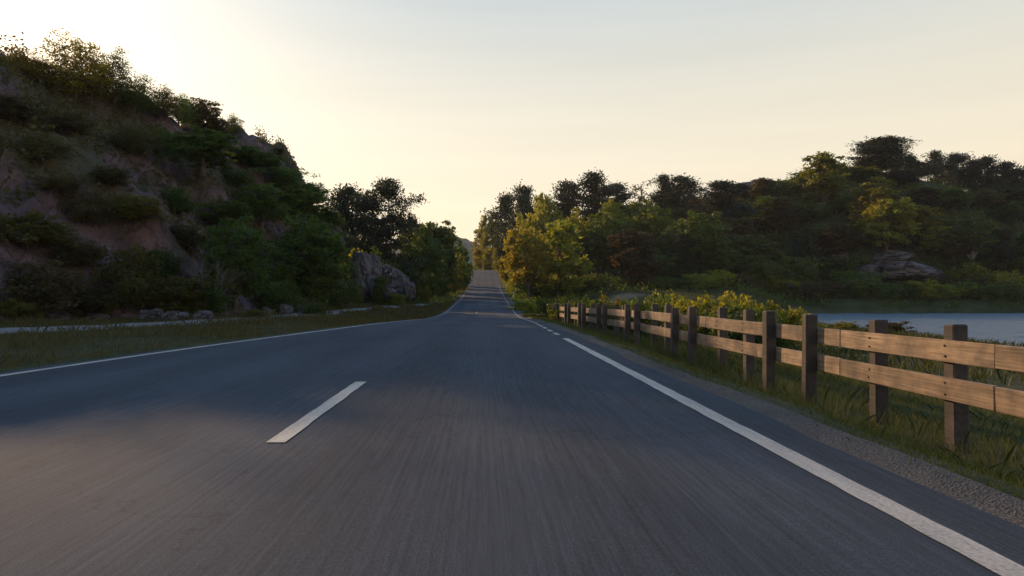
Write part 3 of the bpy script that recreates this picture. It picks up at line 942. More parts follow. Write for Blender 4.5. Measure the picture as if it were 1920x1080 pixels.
# --- left hill
LH = 'bushes on the rocky left hill'
for row in [
    ('shrub', 'feather', 'oak_o', 48, 150, 94, 80, 'thin backlit bush on the hilltop nearest the sun'),
    ('shrub', 'shrub2', 'oak_b', 95, 160, 112, 90, 'low dense bush on the hilltop left of the feathery tree'),
    ('birch_tree', 'feather', 'oak_o', 140, 190, 66, 100, 'tall feathery tree on the left hilltop, its twigs glowing in the sun', 'tree'),
    ('shrub', 'feather', 'oak_b', 178, 195, 100, 80, 'bushy tree filling the gap right of the feathery hilltop tree'),
    ('small_tree', 'feather', 'oak', 217, 205, 90, 62, 'slim dark tree standing just right of the feathery hilltop tree', 'tree'),
    ('shrub', 'feather', 'oak', 258, 212, 140, 80, 'sparse bush on the ridge right of the slim hilltop tree'),
    ('shrub', 'feather', 'oak_b', 300, 222, 162, 70, 'low sparse bush halfway down the left ridge line'),
    ('shrub', 'feather', 'oak', 336, 230, 176, 60, 'backlit bush between the sparse and the dense ridge bushes'),
    ('shrub', 'near2', 'oak_b', 372, 250, 182, 80, 'dense dark bush on the left ridge above the bare crest'),
    ('shrub', 'shrub2', 'oak_b', 405, 255, 214, 60, 'low bush left of the tiny lone sapling on the ridge'),
    ('sapling', 'feather', 'oak', 438, 256, 214, 34, 'tiny lone sapling sticking up from the bare ridge line'),
    ('shrub', 'shrub1', 'oak_b', 520, 290, 276, 22, 'very small tuft on the bare rounded end of the ridge'),
    ('shrub', 'near2', 'oak', 380, 330, 238, 110, 'dark leafy bush hanging high on the left hillside under the ridge bush'),
    ('shrub', 'near2', 'oak', 470, 330, 275, 100, 'dark bush just under the bare ridge of the left hill'),
    ('shrub', 'shrub2', 'oak', 530, 355, 306, 80, 'dark bush below the rounded rock end of the left hill'),
    ('shrub', 'shrub1', 'oak', 585, 385, 338, 50, 'small bush on the steep nose of the left hill against the sky'),
    ('shrub', 'shrub2', 'oak_b', 245, 290, 235, 100, 'brownish bush high on the left hillside below the slim tree'),
    ('shrub', 'shrub2', 'oak_b', 70, 300, 250, 110, 'dull brown bush high up at the far left of the hill'),
    ('shrub', 'shrub1', 'hill_y', 55, 470, 384, 140, 'yellow-green bush halfway up the hill at the left edge'),
    ('shrub', 'near2', 'hill_y', 250, 450, 362, 105, 'rounded yellow-green bush in the middle of the left rock face'),
    ('shrub', 'shrub2', 'oak_b', 165, 420, 350, 80, 'brownish bush between the two yellow-green bushes on the rock face'),
    ('shrub', 'near2', 'oak', 425, 440, 372, 85, 'green bush at the right edge of the open rock face'),
    ('shrub', 'near2', 'oak', 490, 430, 340, 90, 'dark bush above the big dark green tree, left side'),
    ('shrub', 'near2', 'oak', 555, 425, 350, 95, 'dark bush directly above the big dark green tree'),
    ('shrub', 'shrub2', 'hill_y', 235, 585, 450, 115, 'tall yellow-green bush at the hill foot, left of centre'),
    ('shrub', 'shrub1', 'hill_y', 320, 588, 505, 120, 'wide yellow-green bush behind the pale upright stone'),
    ('shrub', 'shrub2', 'oak_b', 65, 590, 480, 150, 'broad brownish bush at the hill foot by the left edge'),
    ('shrub', 'shrub1', 'oak_b', 150, 592, 528, 110, 'low brown bush at the hill foot between the broad brown and tall yellow ones'),
    ('shrub', 'low1', 'hill_y', 170, 597, 560, 70, 'small yellow-green bush right above the footpath on the left'),
    ('shrub', 'low2', 'hill_y', 25, 597, 555, 80, 'small leafy bush above the footpath at the left edge'),
    ('shrub', 'near2', 'oak', 440, 585, 400, 110, 'tall green bush behind the bare twiggy shrub'),
    ('bare_shrub', 'bare', None, 398, 584, 455, 80, 'leafless grey twiggy shrub at the foot of the left hill'),
    ('shrub', 'shrub2', 'oak', 380, 590, 525, 90, 'round green bush in front of the leafless shrub'),
    ('shrub', 'near2', 'oak', 500, 583, 450, 95, 'dark bush left of the big dark green tree'),
    ('broadleaf_tree', 'near1', 'oak', 580, 582, 395, 150, 'big dark green bushy tree at the right foot of the left hill', 'tree'),
    ('shrub', 'shrub2', 'oak', 530, 588, 520, 80, 'low green bush in front of the big dark green tree'),
    ('shrub', 'shrub1', 'oak', 620, 578, 500, 70, 'dark bush between the big green tree and the outcrop'),
    ('shrub', 'low1', 'oak', 660, 568, 530, 34, 'small dark bush at the foot of the granite outcrop'),
    ('shrub', 'low2', 'hill_y', 475, 597, 575, 50, 'low grassy bush beside the footpath below the dark trees'),
    ('shrub', 'near2', 'oak', 575, 400, 345, 70, 'dark bush on the shoulder of the hill nose just under the bare rock end'),
    ('shrub', 'near2', 'oak', 608, 440, 382, 60, 'dark bush halfway down the steep hill nose'),
    ('shrub', 'near2', 'oak_b', 636, 480, 415, 50, 'dark bush low on the steep hill nose beside the leaning pine'),
    ('shrub', 'shrub2', 'oak_b', 130, 250, 205, 90, 'brown bush on the upper slope below the feathery hilltop tree'),
    ('shrub', 'shrub1', 'oak_b', 30, 230, 180, 90, 'brown bush on the upper slope at the left edge'),
    ('shrub', 'shrub2', 'oak', 310, 290, 240, 80, 'dark bush on the upper slope under the sparse ridge bushes'),
    ('shrub', 'shrub1', 'oak_b', 200, 350, 305, 70, 'small brown bush in the middle of the upper slope'),
    ('shrub', 'shrub3', 'oak_b', 110, 360, 320, 80, 'dull brown bush left of the small brown one on the slope'),
    ('shrub', 'shrub2', 'oak', 330, 400, 345, 80, 'dark bush between the rounded yellow-green bush and the right bushes'),
    ('shrub', 'shrub1', 'oak_b', 350, 470, 415, 80, 'brown bush on the open rock above the wide yellow-green bush'),
    ('shrub', 'shrub2', 'oak_b', 140, 500, 440, 100, 'brown bush on the lower rock face above the low brown bush'),
    ('shrub', 'shrub1', 'oak', 300, 520, 460, 70, 'small green bush right of the tall yellow-green one'),
    ('shrub', 'shrub3', 'oak', 440, 350, 305, 80, 'dark bush on the upper slope left of the nose bushes'),
    ('shrub', 'low1', 'oak', 590, 590, 562, 44, 'low bush beside the footpath below the big green tree'),
]:
    on_px(*row[:8], *(row[8:] or ('shrub',)), group=LH)

# --- left, beyond the nose of the hill
LT = 'roadside trees beyond the left hill'
for row in [
    ('pine_tree', 'pinenear', 'pine', 733, 90, 336, 128, 'large spreading dark pine behind the granite outcrop'),
    ('pine_tree', 'pine3', 'pine', 655, 97, 355, 92, 'smaller leaning pine just left of the large spreading pine'),
    ('broadleaf_tree', 'oak1', 'oak_y', 640, 101, 400, 90, 'yellow-green tree behind the leaning pine'),
    ('broadleaf_tree', 'oak3', 'oak_b', 690, 99, 425, 80, 'brownish tree behind the large pine trunk'),
    ('broadleaf_tree', 'oak2', 'oak', 785, 100, 425, 84, 'dark broadleaf tree right of the large spreading pine'),
    ('broadleaf_tree', 'oak3', 'oak_b', 768, 106, 405, 50, 'thin-topped tree peeping over the right side of the large pine'),
    ('broadleaf_tree', 'oak1', 'oak', 812, 112, 416, 70, 'dark tree in the roadside row left of the pale-stemmed birch'),
    ('birch_tree', 'birch1', 'oak', 832, 112, 416, 46, 'pale-stemmed birch standing by the left roadside'),
    ('broadleaf_tree', 'oak2', 'oak', 842, 128, 428, 50, 'dark tree right of the pale-stemmed birch'),
    ('broadleaf_tree', 'oak3', 'oak', 862, 150, 462, 36, 'last round tree of the left row before the road crest'),
]:
    by_px(*row, group=LT)
for row in [
    ('shrub', 'far1', 'oak_y', 848, 120, 468, 50, 'bright green bush under the roadside birch'),
    ('shrub', 'far2', 'oak', 866, 138, 480, 40, 'rounded bush at the left road edge below the last tree'),
    ('shrub', 'far1', 'oak', 800, 100, 490, 60, 'dark bush between the outcrop and the birch'),
    ('shrub', 'far2', 'oak', 770, 92, 490, 60, 'dark bush just behind the right end of the outcrop'),
    ('shrub', 'far1', 'oak', 725, 86, 480, 50, 'dark bush growing on top of the outcrop'),
    ('shrub', 'far1', 'oak_y', 690, 84, 455, 60, 'yellow-green bush above the tall cleft block'),
    ('shrub', 'shrub1', 'oak', 712, 73.5, 505, 26, 'narrow green bush growing in the cleft of the outcrop'),
    ('shrub', 'shrub2', 'oak', 652, 73, 520, 40, 'green bush hiding the left foot of the outcrop'),
    ('shrub', 'low1', 'oak_y', 745, 73, 545, 30, 'low yellow-green bush before the broad rounded boulder'),
    ('shrub', 'far2', 'oak', 640, 83, 480, 60, 'dark bush below the cliff at the hill nose'),
    ('shrub', 'far2', 'oak', 824, 108, 505, 46, 'low dark bush beside the birch stems'),
    ('shrub', 'low1', 'oak_o', 797, 88, 532, 20, 'small golden tuft in the grass right of the outcrop'),
]:
    by_px(*row, cat='shrub', group='bushes along the left roadside')

# --- right of the road
RT = 'trees of the right-hand wood'
for row in [
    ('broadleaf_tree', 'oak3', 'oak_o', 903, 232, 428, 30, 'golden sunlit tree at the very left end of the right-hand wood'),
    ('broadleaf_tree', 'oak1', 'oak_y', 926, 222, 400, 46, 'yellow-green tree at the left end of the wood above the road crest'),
    ('pine_tree', 'pine2', 'pine', 955, 178, 366, 56, 'leftmost dark pine of the right-hand wood'),
    ('pine_tree', 'pine4', 'pine', 982, 156, 352, 70, 'second dark pine from the left in the right-hand wood'),
    ('broadleaf_tree', 'oak2', 'oak_y', 1018, 146, 364, 74, 'round yellow-green tree between the leftmost pines of the wood'),
    ('pine_tree', 'pine1', 'pine', 1056, 158, 344, 78, 'dark pine behind the round yellow-green tree'),
    ('pine_tree', 'pine2', 'pine', 1110, 156, 326, 64, 'tallest pine in the left half of the right-hand wood'),
    ('pine_tree', 'pine3', 'pine', 1152, 160, 346, 60, 'pine right of the tallest left-hand pine'),
    ('pine_tree', 'airy', 'oak_b', 1203, 160, 332, 74, 'see-through open tree with sky showing through it'),
    ('pine_tree', 'pine1', 'pine', 1243, 160, 330, 50, 'slim dark pine touching the see-through tree'),
    ('pine_tree', 'pine4', 'pine', 1284, 156, 332, 84, 'broad pointed dark pine in the middle of the wood'),
    ('pine_tree', 'pine2', 'pine', 1345, 160, 342, 84, 'dark pine right of the broad pointed one'),
    ('pine_tree', 'pine1', 'pine', 1390, 168, 346, 50, 'last dark pine before the bare rocky hilltop'),
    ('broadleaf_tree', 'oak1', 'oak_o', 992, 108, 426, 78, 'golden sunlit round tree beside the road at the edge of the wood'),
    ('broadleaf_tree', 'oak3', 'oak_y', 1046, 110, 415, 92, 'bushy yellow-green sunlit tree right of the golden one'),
    ('birch_tree', 'birch2', 'oak_y', 1078, 124, 388, 40, 'slender light green tree rising behind the yellow-green one'),
    ('broadleaf_tree', 'oak2', 'oak', 1128, 126, 400, 110, 'dark green tree right of the slender light green one'),
    ('broadleaf_tree', 'oak1', 'oak_y', 1145, 142, 374, 60, 'yellowish treetop below the tallest left-hand pine'),
    ('broadleaf_tree', 'oak2', 'oak_y', 1205, 138, 376, 100, 'yellowish treetop under the see-through tree'),
    ('broadleaf_tree', 'oak3', 'oak_b', 1190, 114, 430, 92, 'brown-leaved round tree at the front of the wood'),
    ('broadleaf_tree', 'oak2', 'oak', 1308, 124, 396, 104, 'large green round tree standing out in the middle of the wood'),
    ('broadleaf_tree', 'oak1', 'oak', 1395, 128, 440, 110, 'dark green tree right of the large round one'),
    ('broadleaf_tree', 'oak3', 'oak_b', 1430, 160, 334, 40, 'small brownish tree on the bare hilltop'),
    ('broadleaf_tree', 'oak1', 'oak_y', 1440, 150, 368, 54, 'small yellowish tree just below the bare hilltop'),
    ('birch_tree', 'oak3', 'oak_y', 1543, 152, 288, 70, 'tall yellow-green birch standing clear against the sky'),
    ('broadleaf_tree', 'oak3', 'oak_y', 1600, 160, 318, 70, 'green tree between the tall birch and the umbrella pine'),
    ('pine_tree', 'umbrella', 'pine', 1650, 168, 262, 82, 'tall umbrella-shaped pine, highest of the right-hand skyline'),
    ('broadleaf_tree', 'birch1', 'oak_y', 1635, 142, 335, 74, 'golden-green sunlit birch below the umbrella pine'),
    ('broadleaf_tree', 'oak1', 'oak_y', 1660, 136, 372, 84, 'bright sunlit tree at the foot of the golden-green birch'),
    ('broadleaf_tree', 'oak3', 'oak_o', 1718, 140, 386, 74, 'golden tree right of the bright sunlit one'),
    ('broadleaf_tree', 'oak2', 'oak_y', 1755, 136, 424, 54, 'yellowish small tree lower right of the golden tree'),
    ('pine_tree', 'pine2', 'pine', 1622, 172, 300, 44, 'smaller pine leaning against the left side of the umbrella pine'),
    ('pine_tree', 'pine1', 'pine', 1680, 172, 282, 44, 'pine crowding the right side of the umbrella pine'),
    ('pine_tree', 'pine2', 'pine', 1702, 173, 293, 34, 'first skyline pine right of the umbrella pine cluster'),
    ('pine_tree', 'pine3', 'pine', 1724, 168, 304, 40, 'lower second skyline pine right of the umbrella pine cluster'),
    ('pine_tree', 'pine1', 'pine', 1755, 174, 284, 44, 'third skyline pine right of the umbrella pine, tallest of its row'),
    ('broadleaf_tree', 'airy', 'oak_b', 1776, 170, 312, 50, 'open low tree between the tallest skyline pine and the next one'),
    ('pine_tree', 'pine3', 'pine', 1795, 176, 290, 50, 'fourth skyline pine right of the umbrella pine cluster'),
    ('pine_tree', 'pine2', 'pine', 1822, 170, 302, 34, 'slim skyline pine just right of the fourth one'),
    ('pine_tree', 'pine3', 'pine', 1846, 174, 296, 46, 'broad-topped skyline pine third from the right'),
    ('broadleaf_tree', 'airy', 'oak_b', 1862, 168, 318, 60, 'open low tree under the last skyline pines'),
    ('pine_tree', 'pine1', 'pine', 1880, 172, 306, 48, 'second skyline pine from the right'),
    ('pine_tree', 'pine3', 'pine', 1916, 170, 318, 56, 'rightmost skyline pine at the picture edge'),
    ('pine_tree', 'pine4', 'pine', 1690, 160, 330, 80, 'dark pine on the slope under the first skyline pines'),
    ('pine_tree', 'pine4', 'pine', 1880, 158, 350, 90, 'dark pine on the slope under the rightmost skyline pines'),
    ('broadleaf_tree', 'birch2', 'oak', 1822, 134, 395, 60, 'slender green tree on the slope above the right end of the lake'),
]:
    by_px(*row, group=RT)

ORD = ['first', 'second', 'third', 'fourth', 'fifth', 'sixth', 'seventh', 'eighth', 'ninth', 'tenth', 'eleventh', 'twelfth', 'thirteenth', 'fourteenth', 'fifteenth', 'sixteenth', 'seventeenth', 'eighteenth', 'nineteenth', 'twentieth']
count = {}
def nth(key):
    count[key] = count.get(key, 0) + 1
    return ORD[min(count[key], 20) - 1]
# trees massed in the shade between the ones above
R2 = random.Random(5)
mass = 0
for Yd, lo, hi, step, y_a, y_b in [(122, 1085, 1480, 62, 440, 470), (136, 1060, 1960, 66, 400, 440), (148, 1010, 1960, 64, 380, 420), (157, 1470, 1960, 46, 380, 420), (166, 960, 1420, 48, 355, 385)]:
    px = lo
    while px < hi:
        Yj = Yd + R2.uniform(-3, 3)
        x = at(px, Yj); g = float(height(x, Yj))
        ht = R2.uniform(5.5, 8.5)
        skyl = np.interp(px, [900, 1000, 1110, 1400, 1500, 1560, 1650, 1920], [420, 372, 352, 362, 362, 350, 345, 350])
        top = min(g + ht, float(hz(skyl + 6, Yj)))
        if x < ROAD_R(Yj) + 6 or (1500 < px < 1640 and Yd in (148, 157)): top = g
        if top - g > 2.5:
            key = R2.choice(['oak1', 'oak2', 'oak3', 'pine4', 'pine2'])
            pn = key.startswith('pine')
            plant('pine_tree' if pn else 'broadleaf_tree', key, 'pine' if pn else R2.choice(['oak', 'oak', 'oak_b']), x, Yj, top, R2.uniform(5.5, 8) * (.8 if pn else 1),
                  '%s shaded %s from the left in the %s of the right-hand wood' % (nth((Yd, pn)), 'pine' if pn else 'broadleaf tree', {122: 'front row', 136: 'second row', 148: 'third row', 157: 'fourth row', 166: 'back row'}[Yd]), 'tree', 'shaded pines massed in the right-hand wood' if pn else 'shaded broadleaf trees massed in the right-hand wood')
        px += step * R2.uniform(.75, 1.25)

# bushes along the foot of the wood and the far shore
for i, px in enumerate(np.arange(1010, 1935, 38)):
    Yd = (112 if px < 1400 else 121) + R2.uniform(-2, 3)
    x = at(px, Yd)
    g = float(height(x, Yd))
    plant('shrub', R2.choice(['far1', 'far2']), R2.choice(['oak', 'oak', 'oak_b', 'oak_y']), x, Yd, g + R2.uniform(2.0, 3.9), R2.uniform(4, 6.5),
          '%s bush from the road along the foot of the right-hand wood' % nth('foot') if px < 1400 else '%s bush from the left along the far shore of the lake' % nth('shore'), 'shrub', 'bushes at the foot of the wood' if px < 1400 else 'bushes along the far shore')
for Yd, p0, st, nm in ((126, 1420, 47, 'lower'), (133, 1440, 53, 'middle'), (142, 1400, 56, 'upper'), (150, 1450, 50, 'high'), (158, 1460, 46, 'topmost')):
    px = p0
    while px < (1930 if Yd < 148 else 1660):
        if not (1610 < px < 1760 and Yd < 134):
            x = at(px, Yd + R2.uniform(-2, 2)); g = float(height(x, Yd))
            plant('shrub', R2.choice(['far1', 'far2', 'oak3']), R2.choice(['oak', 'oak', 'oak_b']), x, Yd, g + R2.uniform(2.4, 4.6), R2.uniform(4.5, 7.0),
                  '%s bush from the left in the %s row on the slope above the lake' % (nth(nm), nm), 'shrub', 'bushes on the slope above the lake')
        px += st * R2.uniform(.8, 1.2)
for row in [('shrub', 'far1', 'oak_y', 942, 196, 458, 34, 'sunlit green bush right above the road crest'),
            ('shrub', 'far1', 'oak_y', 1815, 128, 488, 56, 'yellow-topped bush on the slope above the right part of the lake'),
            ('shrub', 'far2', 'oak_y', 1888, 126, 498, 60, 'yellow-green bush above the lake at the right picture edge'),
            ('shrub', 'far2', 'oak', 1600, 128, 500, 90, 'dark green bush left of the large rock slab'),
            ('shrub', 'far1', 'oak', 1480, 128, 470, 90, 'dark green bush on the slope above the left end of the lake'),
            ('shrub', 'far1', 'oak_y', 920, 226, 462, 34, 'sunlit bush on the right bank near the road crest'),
            ('shrub', 'far2', 'oak_y', 955, 160, 462, 40, 'sunlit leafy bush on the right bank beside the golden tree'),
            ('shrub', 'far1', 'oak_y', 900, 236, 462, 26, 'small sunlit bush at the top of the right bank'),
            ('shrub', 'far2', 'oak_y', 974, 142, 478, 34, 'green bush on the right road bank left of the golden round tree')]:
    by_px(*row, cat='shrub', group='bushes on the right-hand slope')

# leafy bushes between fence, clearing and lake
FB = 'leafy bushes behind the fence'
for row in [
    ('shrub', 'low1', 'oak_y', 985, 70, 556, 44, 'leafy bush at the road bend before the fence begins'),
    ('shrub', 'low2', 'oak_y', 1010, 64, 562, 44, 'leafy bush covering the far end of the fence'),
    ('shrub', 'low1', 'oak', 1030, 60, 552, 50, 'dark leafy bush just behind the far end of the fence'),
    ('shrub', 'low2', 'oak', 1068, 56, 552, 70, 'green bush behind the second visible fence span'),
    ('shrub', 'low1', 'oak_y', 1100, 58, 550, 74, 'light green bush in front of the sandy clearing'),
    ('shrub', 'low2', 'oak_o', 1140, 54, 551, 50, 'golden sunlit bush right of the sandy clearing'),
    ('shrub', 'low1', 'oak', 1160, 46, 554, 84, 'green bush below the golden sunlit one'),
    ('shrub', 'low1', 'oak', 1215, 44, 541, 74, 'taller green bush behind the middle of the fence'),
    ('shrub', 'low2', 'oak', 1255, 42, 550, 84, 'low green bush right of the taller fence bush'),
    ('shrub', 'low2', 'oak_y', 1300, 38, 548, 92, 'yellow-green bush left of the tall reedy bush'),
    ('shrub', 'low1', 'oak_y', 1345, 36, 538, 100, 'tall reedy yellow-green bush, brightest behind the fence'),
    ('shrub', 'low2', 'oak_y', 1400, 35, 548, 104, 'wide yellow-green bush right of the tall reedy one'),
    ('shrub', 'low1', 'oak_y', 1455, 34, 556, 84, 'last yellow-green bush before the lake opens'),
    ('shrub', 'low2', 'oak_y', 1588, 50, 600, 34, 'small bright bush on the near lake shore'),
    ('shrub', 'low1', 'oak_b', 1665, 48, 598, 60, 'brownish bush on the near lake shore behind the fence'),
    ('shrub', 'low2', 'oak', 1330, 31, 560, 100, 'low green bush in front of the tall reedy one'),
    ('shrub', 'low1', 'oak', 1385, 29, 564, 110, 'low green bush close behind the fence, right of the tall reedy one'),
    ('shrub', 'low1', 'oak', 1190, 38, 566, 70, 'low green bush close behind the middle of the fence'),
    ('shrub', 'low2', 'oak_y', 1235, 52, 547, 80, 'light green bush behind the taller middle fence bush'),
    ('shrub', 'low1', 'oak_y', 1280, 48, 546, 86, 'light green bush left of the brightest fence bushes'),
    ('shrub', 'low1', 'oak', 1120, 45, 566, 60, 'dark green bush under the light green clearing bush'),
    ('shrub', 'low2', 'oak', 1440, 30, 578, 80, 'low green bush below the last yellow-green one'),
    ('shrub', 'low2', 'oak_y', 1500, 40, 584, 60, 'low pale bush where the lake shore meets the fence line'),
    ('shrub', 'low1', 'oak', 1000, 52, 585, 40, 'dark bush on the verge in front of the fence end'),
]:
    by_px(*row, cat='shrub', group=FB)

# ------------------------------------------------------------------ uncountable ground cover
def scatter_blades(name, X, Y, Zb, hgt, wid, seed, matl, label, cat='grass', lean=.45):
    r = np.random.default_rng(seed)
    n = len(X); a = r.uniform(0, 6.28, n)
    B = np.stack([X, Y, Zb - .02], 1)
    s = np.stack([np.cos(a), np.sin(a), 0 * a], 1) * (wid * .5)[:, None]
    ln = r.normal(size=(n, 2)) * lean
    T = B + np.stack([ln[:, 0] * hgt, ln[:, 1] * hgt, hgt], 1)
    Md = B + (T - B) * .55 + np.stack([-ln[:, 0] * hgt * .15, -ln[:, 1] * hgt * .15, hgt * .06], 1)
    V = np.stack([B - s, B + s, Md + s * .8, T, Md - s * .8], 1).reshape(-1, 3)
    me = np_mesh(name, V, np.arange(5 * n).reshape(-1, 5))
    return link(name, me, matl, None, label=label, category=cat, kind='stuff')

def area(n, x0, x1, y0, y1, seed, pw=1.0):
    r = np.random.default_rng(seed)
    return r.uniform(x0, x1, n), y0 + (y1 - y0) * r.uniform(size=n) ** pw
# right verge
x, y = area(150000, 0, 9.0, 2.5, 70, 1, 1.7)
x = x + ROAD_R(y) + EDGE_R + .02
keep = fbm(x * 1.2, y * 1.2, s=14, o=2) + np.clip((x - ROAD_R(y) - EDGE_R) * 2.0 - .5, -.5, .9) > -.15
x, y = x[keep], y[keep]
sc = np.clip(y / 18, .7, 2.2)
hg = (.05 + .12 * sstep(.2, 2.2, x - ROAD_R(y) - EDGE_R)) * rng.uniform(.5, 1.6, len(x)) * sc ** .5 * (1 + 1.3 * np.exp(-((x - 6.0) / .5) ** 2) * rng.uniform(0, 1, len(x)))
scatter_blades('verge_grass', x, y, base_height(x, y), hg, (.007 * sc ** 1.3) * rng.uniform(.7, 1.4, len(x)), 2, M['grass'], 'dark green grass on the bank between road and fence')
# left verge
x, y = area(120000, 0, 15, 5, 95, 3, 1.25)
x = ROAD_L(y) - EDGE_L + .04 - x
pd = np.min(np.hypot(x[:, None] - pc[None, ::2, 0], y[:, None] - pc[None, ::2, 1]), 1)
keep = (pd > 1.15 + .5 * fbm(x * .8, y * .8, s=20, o=2)) & (hill_height(x, y) < base_height(x, y) + .05)
x, y = x[keep], y[keep]
sc = np.clip(y / 18, .8, 2.6)
scatter_blades('verge_grass', x, y, base_height(x, y), rng.uniform(.05, .17, len(x)) * (.6 + 1.1 * sstep(-.2, .6, fbm(x * .5, y * .5, s=19, o=3))) * sc ** .6, .013 * sc, 4, M['drygrass'], 'short olive grass between the left road edge and the hill')
# meadow down to the lake
x, y = area(50000, 9, 50, 18, 104, 5)
keep = (x < lake_edge(y) - 3.0) & (bare[np.clip(np.searchsorted(gx, x), 0, len(gx) - 1), np.clip(np.searchsorted(gy, y), 0, len(gy) - 1)] < .35)
x, y = x[keep], y[keep]
scatter_blades('meadow_grass', x, y, base_height(x, y), rng.uniform(.12, .45, len(x)), rng.uniform(.025, .06, len(x)), 6, M['grass'], 'meadow grass between the fence and the lake')

def leaf_cover(name, x, y, z, size, seed, matl, label, cat):
    r = np.random.default_rng(seed)
    me = leaves(name, np.stack([x, y, z], 1), size, .6, r, .4)
    return link(name, me, matl, None, label=label, category=cat, kind='stuff')
# heath clinging to the rock hill
x, y = area(170000, -60, -11, 18, 92, 7)
d = poly_sdf(x, y, FOOT)
keep = (d > .3) & (fbm(x * .16, y * .16, s=61, o=4) + .12 > 0) & (fbm(x * .5, y * .5, s=66, o=2) > -.25)
x, y = x[keep], y[keep]
z = hill_height(x, y) + np.abs(rng.normal(size=len(x))) * .30 * np.clip(1.0 + 1.6 * fbm(x * .6, y * .6, s=67, o=2), .1, 3)
leaf_cover('heath', x, y, z, .24, 8, M['heath'], 'brown-green heather and scrub clinging to the rocky left hill', 'heath')
# undergrowth of the right-hand wood
x, y = area(110000, 4, 150, 104, 178, 9)
keep = (x > ROAD_R(y) + 3.2) & (base_height(x, y) > -1.2) & (fbm(x * .22, y * .22, s=71, o=3) > -.3)
x, y = x[keep], y[keep]
z = base_height(x, y) + np.abs(rng.normal(size=len(x))) * .55 * (1.1 + fbm(x * .3, y * .3, s=73, o=2))
leaf_cover('undergrowth', x, y, z, .38, 10, M['oak'], 'low undergrowth covering the floor of the right-hand wood', 'undergrowth')
# sunlit herbs on the right road bank
x, y = area(30000, 0, 10, 100, 240, 12)
x = x + ROAD_R(y) + EDGE_R + .5
z = base_height(x, y) + np.abs(rng.normal(size=len(x))) * .55 * sstep(0, 2.5, x - ROAD_R(y) - EDGE_R)
leaf_cover('bank_herbs', x, y, z, .26, 13, M['oak_y'], 'sunlit green herbs on the right bank of the rising road', 'herbs')
x, y = area(12000, 0, 7, 85, 205, 15)
x = ROAD_L(y) - EDGE_L - .4 - x
z = base_height(x, y) + np.abs(rng.normal(size=len(x))) * .25
leaf_cover('bank_herbs', x, y, z, .22, 16, M['oak'], 'low green herbs on the left bank of the rising road', 'herbs')

# ------------------------------------------------------------------ fence
FX, SP = 6.0, 1.755
fence = empty('wooden_fence', (FX, 6.0, float(base_height(FX, 6.0))), 'two-rail weathered plank fence on dark square posts along the right verge', 'fence')
bpy.context.view_layer.update()
inv = fence.matrix_world.inverted()
def fence_part(name, me, m, loc, rot=(0, 0, 0)):
    o = link(name, me, m, fence)
    o.location = inv @ Vector(loc); o.rotation_euler = rot
    return o
def fz(y): return float(np.interp(y, [0, 27, 40, 58, 70], [0, -.01, -.15, -.36, -.42]))
post_meshes = [box_mesh('post', .20, .20, 1.95, .018, .007, s) for s in range(4)]
py_ = [8.98 + SP * k for k in range(-2, 30)]
for k, y in enumerate(py_):
    front = ((k - 2) % 4) in (2, 3)
    xo = FX + (-.128 if front else .128)
    fence_part('post', post_meshes[k % 4], M['post'], (xo, y, .66 + fz(y) - .975 + random.uniform(-.05, .05)), (random.uniform(-.022, .022), random.uniform(-.015, .015), random.uniform(-.08, .08)))
brd = {}
bolt_mat, _, _, bb_ = mat('rusty_steel'); bb_.inputs['Base Color'].default_value = (.06, .035, .025, 1); bb_.inputs['Metallic'].default_value = .6; bb_.inputs['Roughness'].default_value = .6
bmb = bmesh.new(); bmesh.ops.create_cone(bmb, cap_ends=True, segments=8, radius1=.017, radius2=.012, depth=.014)
bmesh.ops.rotate(bmb, verts=bmb.verts, cent=(0, 0, 0), matrix=__import__('mathutils').Matrix.Rotation(-math.pi / 2, 3, 'Y'))
bolt_mesh = bpy.data.meshes.new('bolt'); bmb.to_mesh(bolt_mesh); bmb.free()
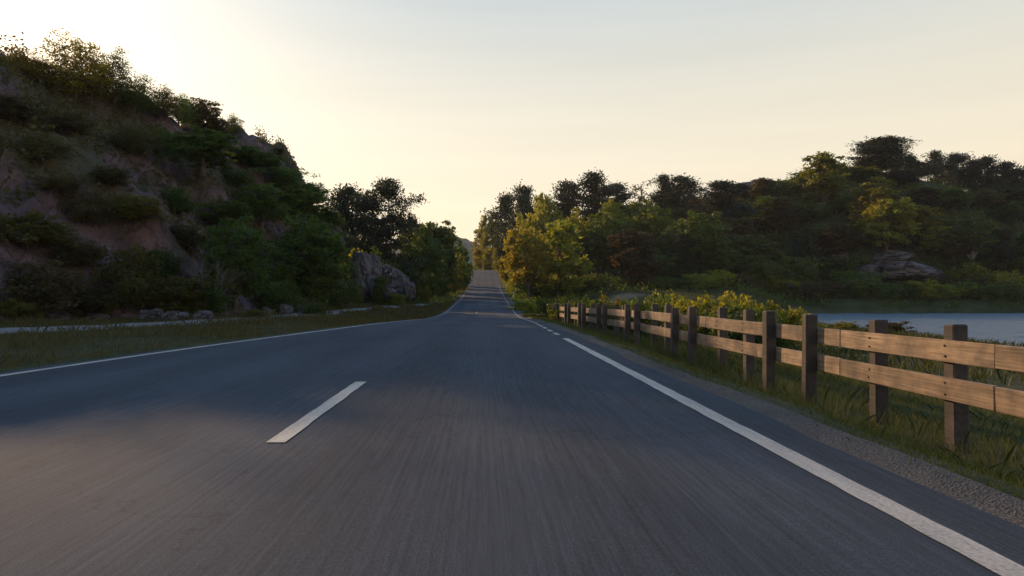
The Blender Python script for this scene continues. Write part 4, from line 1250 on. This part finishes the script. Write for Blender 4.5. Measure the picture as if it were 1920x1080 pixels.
for row, zc in ((0, .285), (1, -.20)):
    for k in range(0, len(py_) - 1, 2):
        y0, y1 = py_[k] - SP * .5, py_[min(k + 2, len(py_) - 1)] - SP * .5
        key = (row + k) % 5
        if key not in brd: brd[key] = box_mesh('rail', .05, SP * 2 - .012, .285, .008, .005, 40 + key)
        ym = (y0 + y1) / 2
        pitch = math.atan2(fz(y1) - fz(y0), y1 - y0)
        rl = fence_part('rail', brd[key], M['rail'], (FX, ym, zc + fz(ym) + random.uniform(-.008, .008)), (pitch + random.uniform(-.003, .003), 0, 0))

        for kk_ in (k, k + 1):                               # bolt heads where a near rail crosses a post behind it
            if kk_ < len(py_) and ((kk_ - 2) % 4) not in (2, 3) and py_[kk_] < 24:
                for dz in (-.07, .07):
                    bo = link('bolt', bolt_mesh, bolt_mat, rl)
                    bo.location = (-.031, py_[kk_] - ym + random.uniform(-.015, .015), dz + random.uniform(-.01, .01))

# ------------------------------------------------------------------ delineator posts
mw, _, _, bw = mat('white_plastic'); bw.inputs['Base Color'].default_value = (.75, .75, .72, 1); bw.inputs['Roughness'].default_value = .45
mk, _, _, bk = mat('black_band'); bk.inputs['Base Color'].default_value = (.02, .02, .022, 1)
mr, _, _, brf = mat('reflector'); brf.inputs['Base Color'].default_value = (.6, .3, .05, 1); brf.inputs['Roughness'].default_value = .15
dp, db, dr_ = box_mesh('post', .12, .12, 1.0, .02, base=True), box_mesh('band', .126, .126, .2, .01, base=True), box_mesh('reflector', .05, .01, .14, .003, base=True)
for y, lab in ((70, 'nearest white marker post by the right road edge'), (104, 'middle white marker post on the right of the rising road'), (138, 'farthest white marker post near the road crest')):
    x = float(ROAD_R(y)) + 1.25
    t = empty('marker_post', (x, y, float(base_height(x, y)) - .02), lab, 'marker post', 'white roadside marker posts')
    link('post', dp, mw, t)
    o = link('band', db, mk, t); o.location = (0, 0, .68)
    o = link('reflector', dr_, mr, t); o.location = (0, -.066, .71)

# ------------------------------------------------------------------ haze
hb = box_mesh('haze', 1960, 1780, 110, 0)
mh = bpy.data.materials.new('haze_air'); mh.use_nodes = True
nh = mh.node_tree.nodes; nh.clear()
pv = nh.new('ShaderNodeVolumePrincipled')
pv.inputs['Color'].default_value = (.9, .92, .95, 1)
pv.inputs['Density'].default_value = .00011
pv.inputs['Anisotropy'].default_value = .25
ho = nh.new('ShaderNodeOutputMaterial')
mh.node_tree.links.new(pv.outputs[0], ho.inputs['Volume'])
HAZE = link('haze', hb, mh, None, kind='stuff', label='thin pale evening haze over the whole valley', category='haze')
HAZE.location = (0, 730, 50)
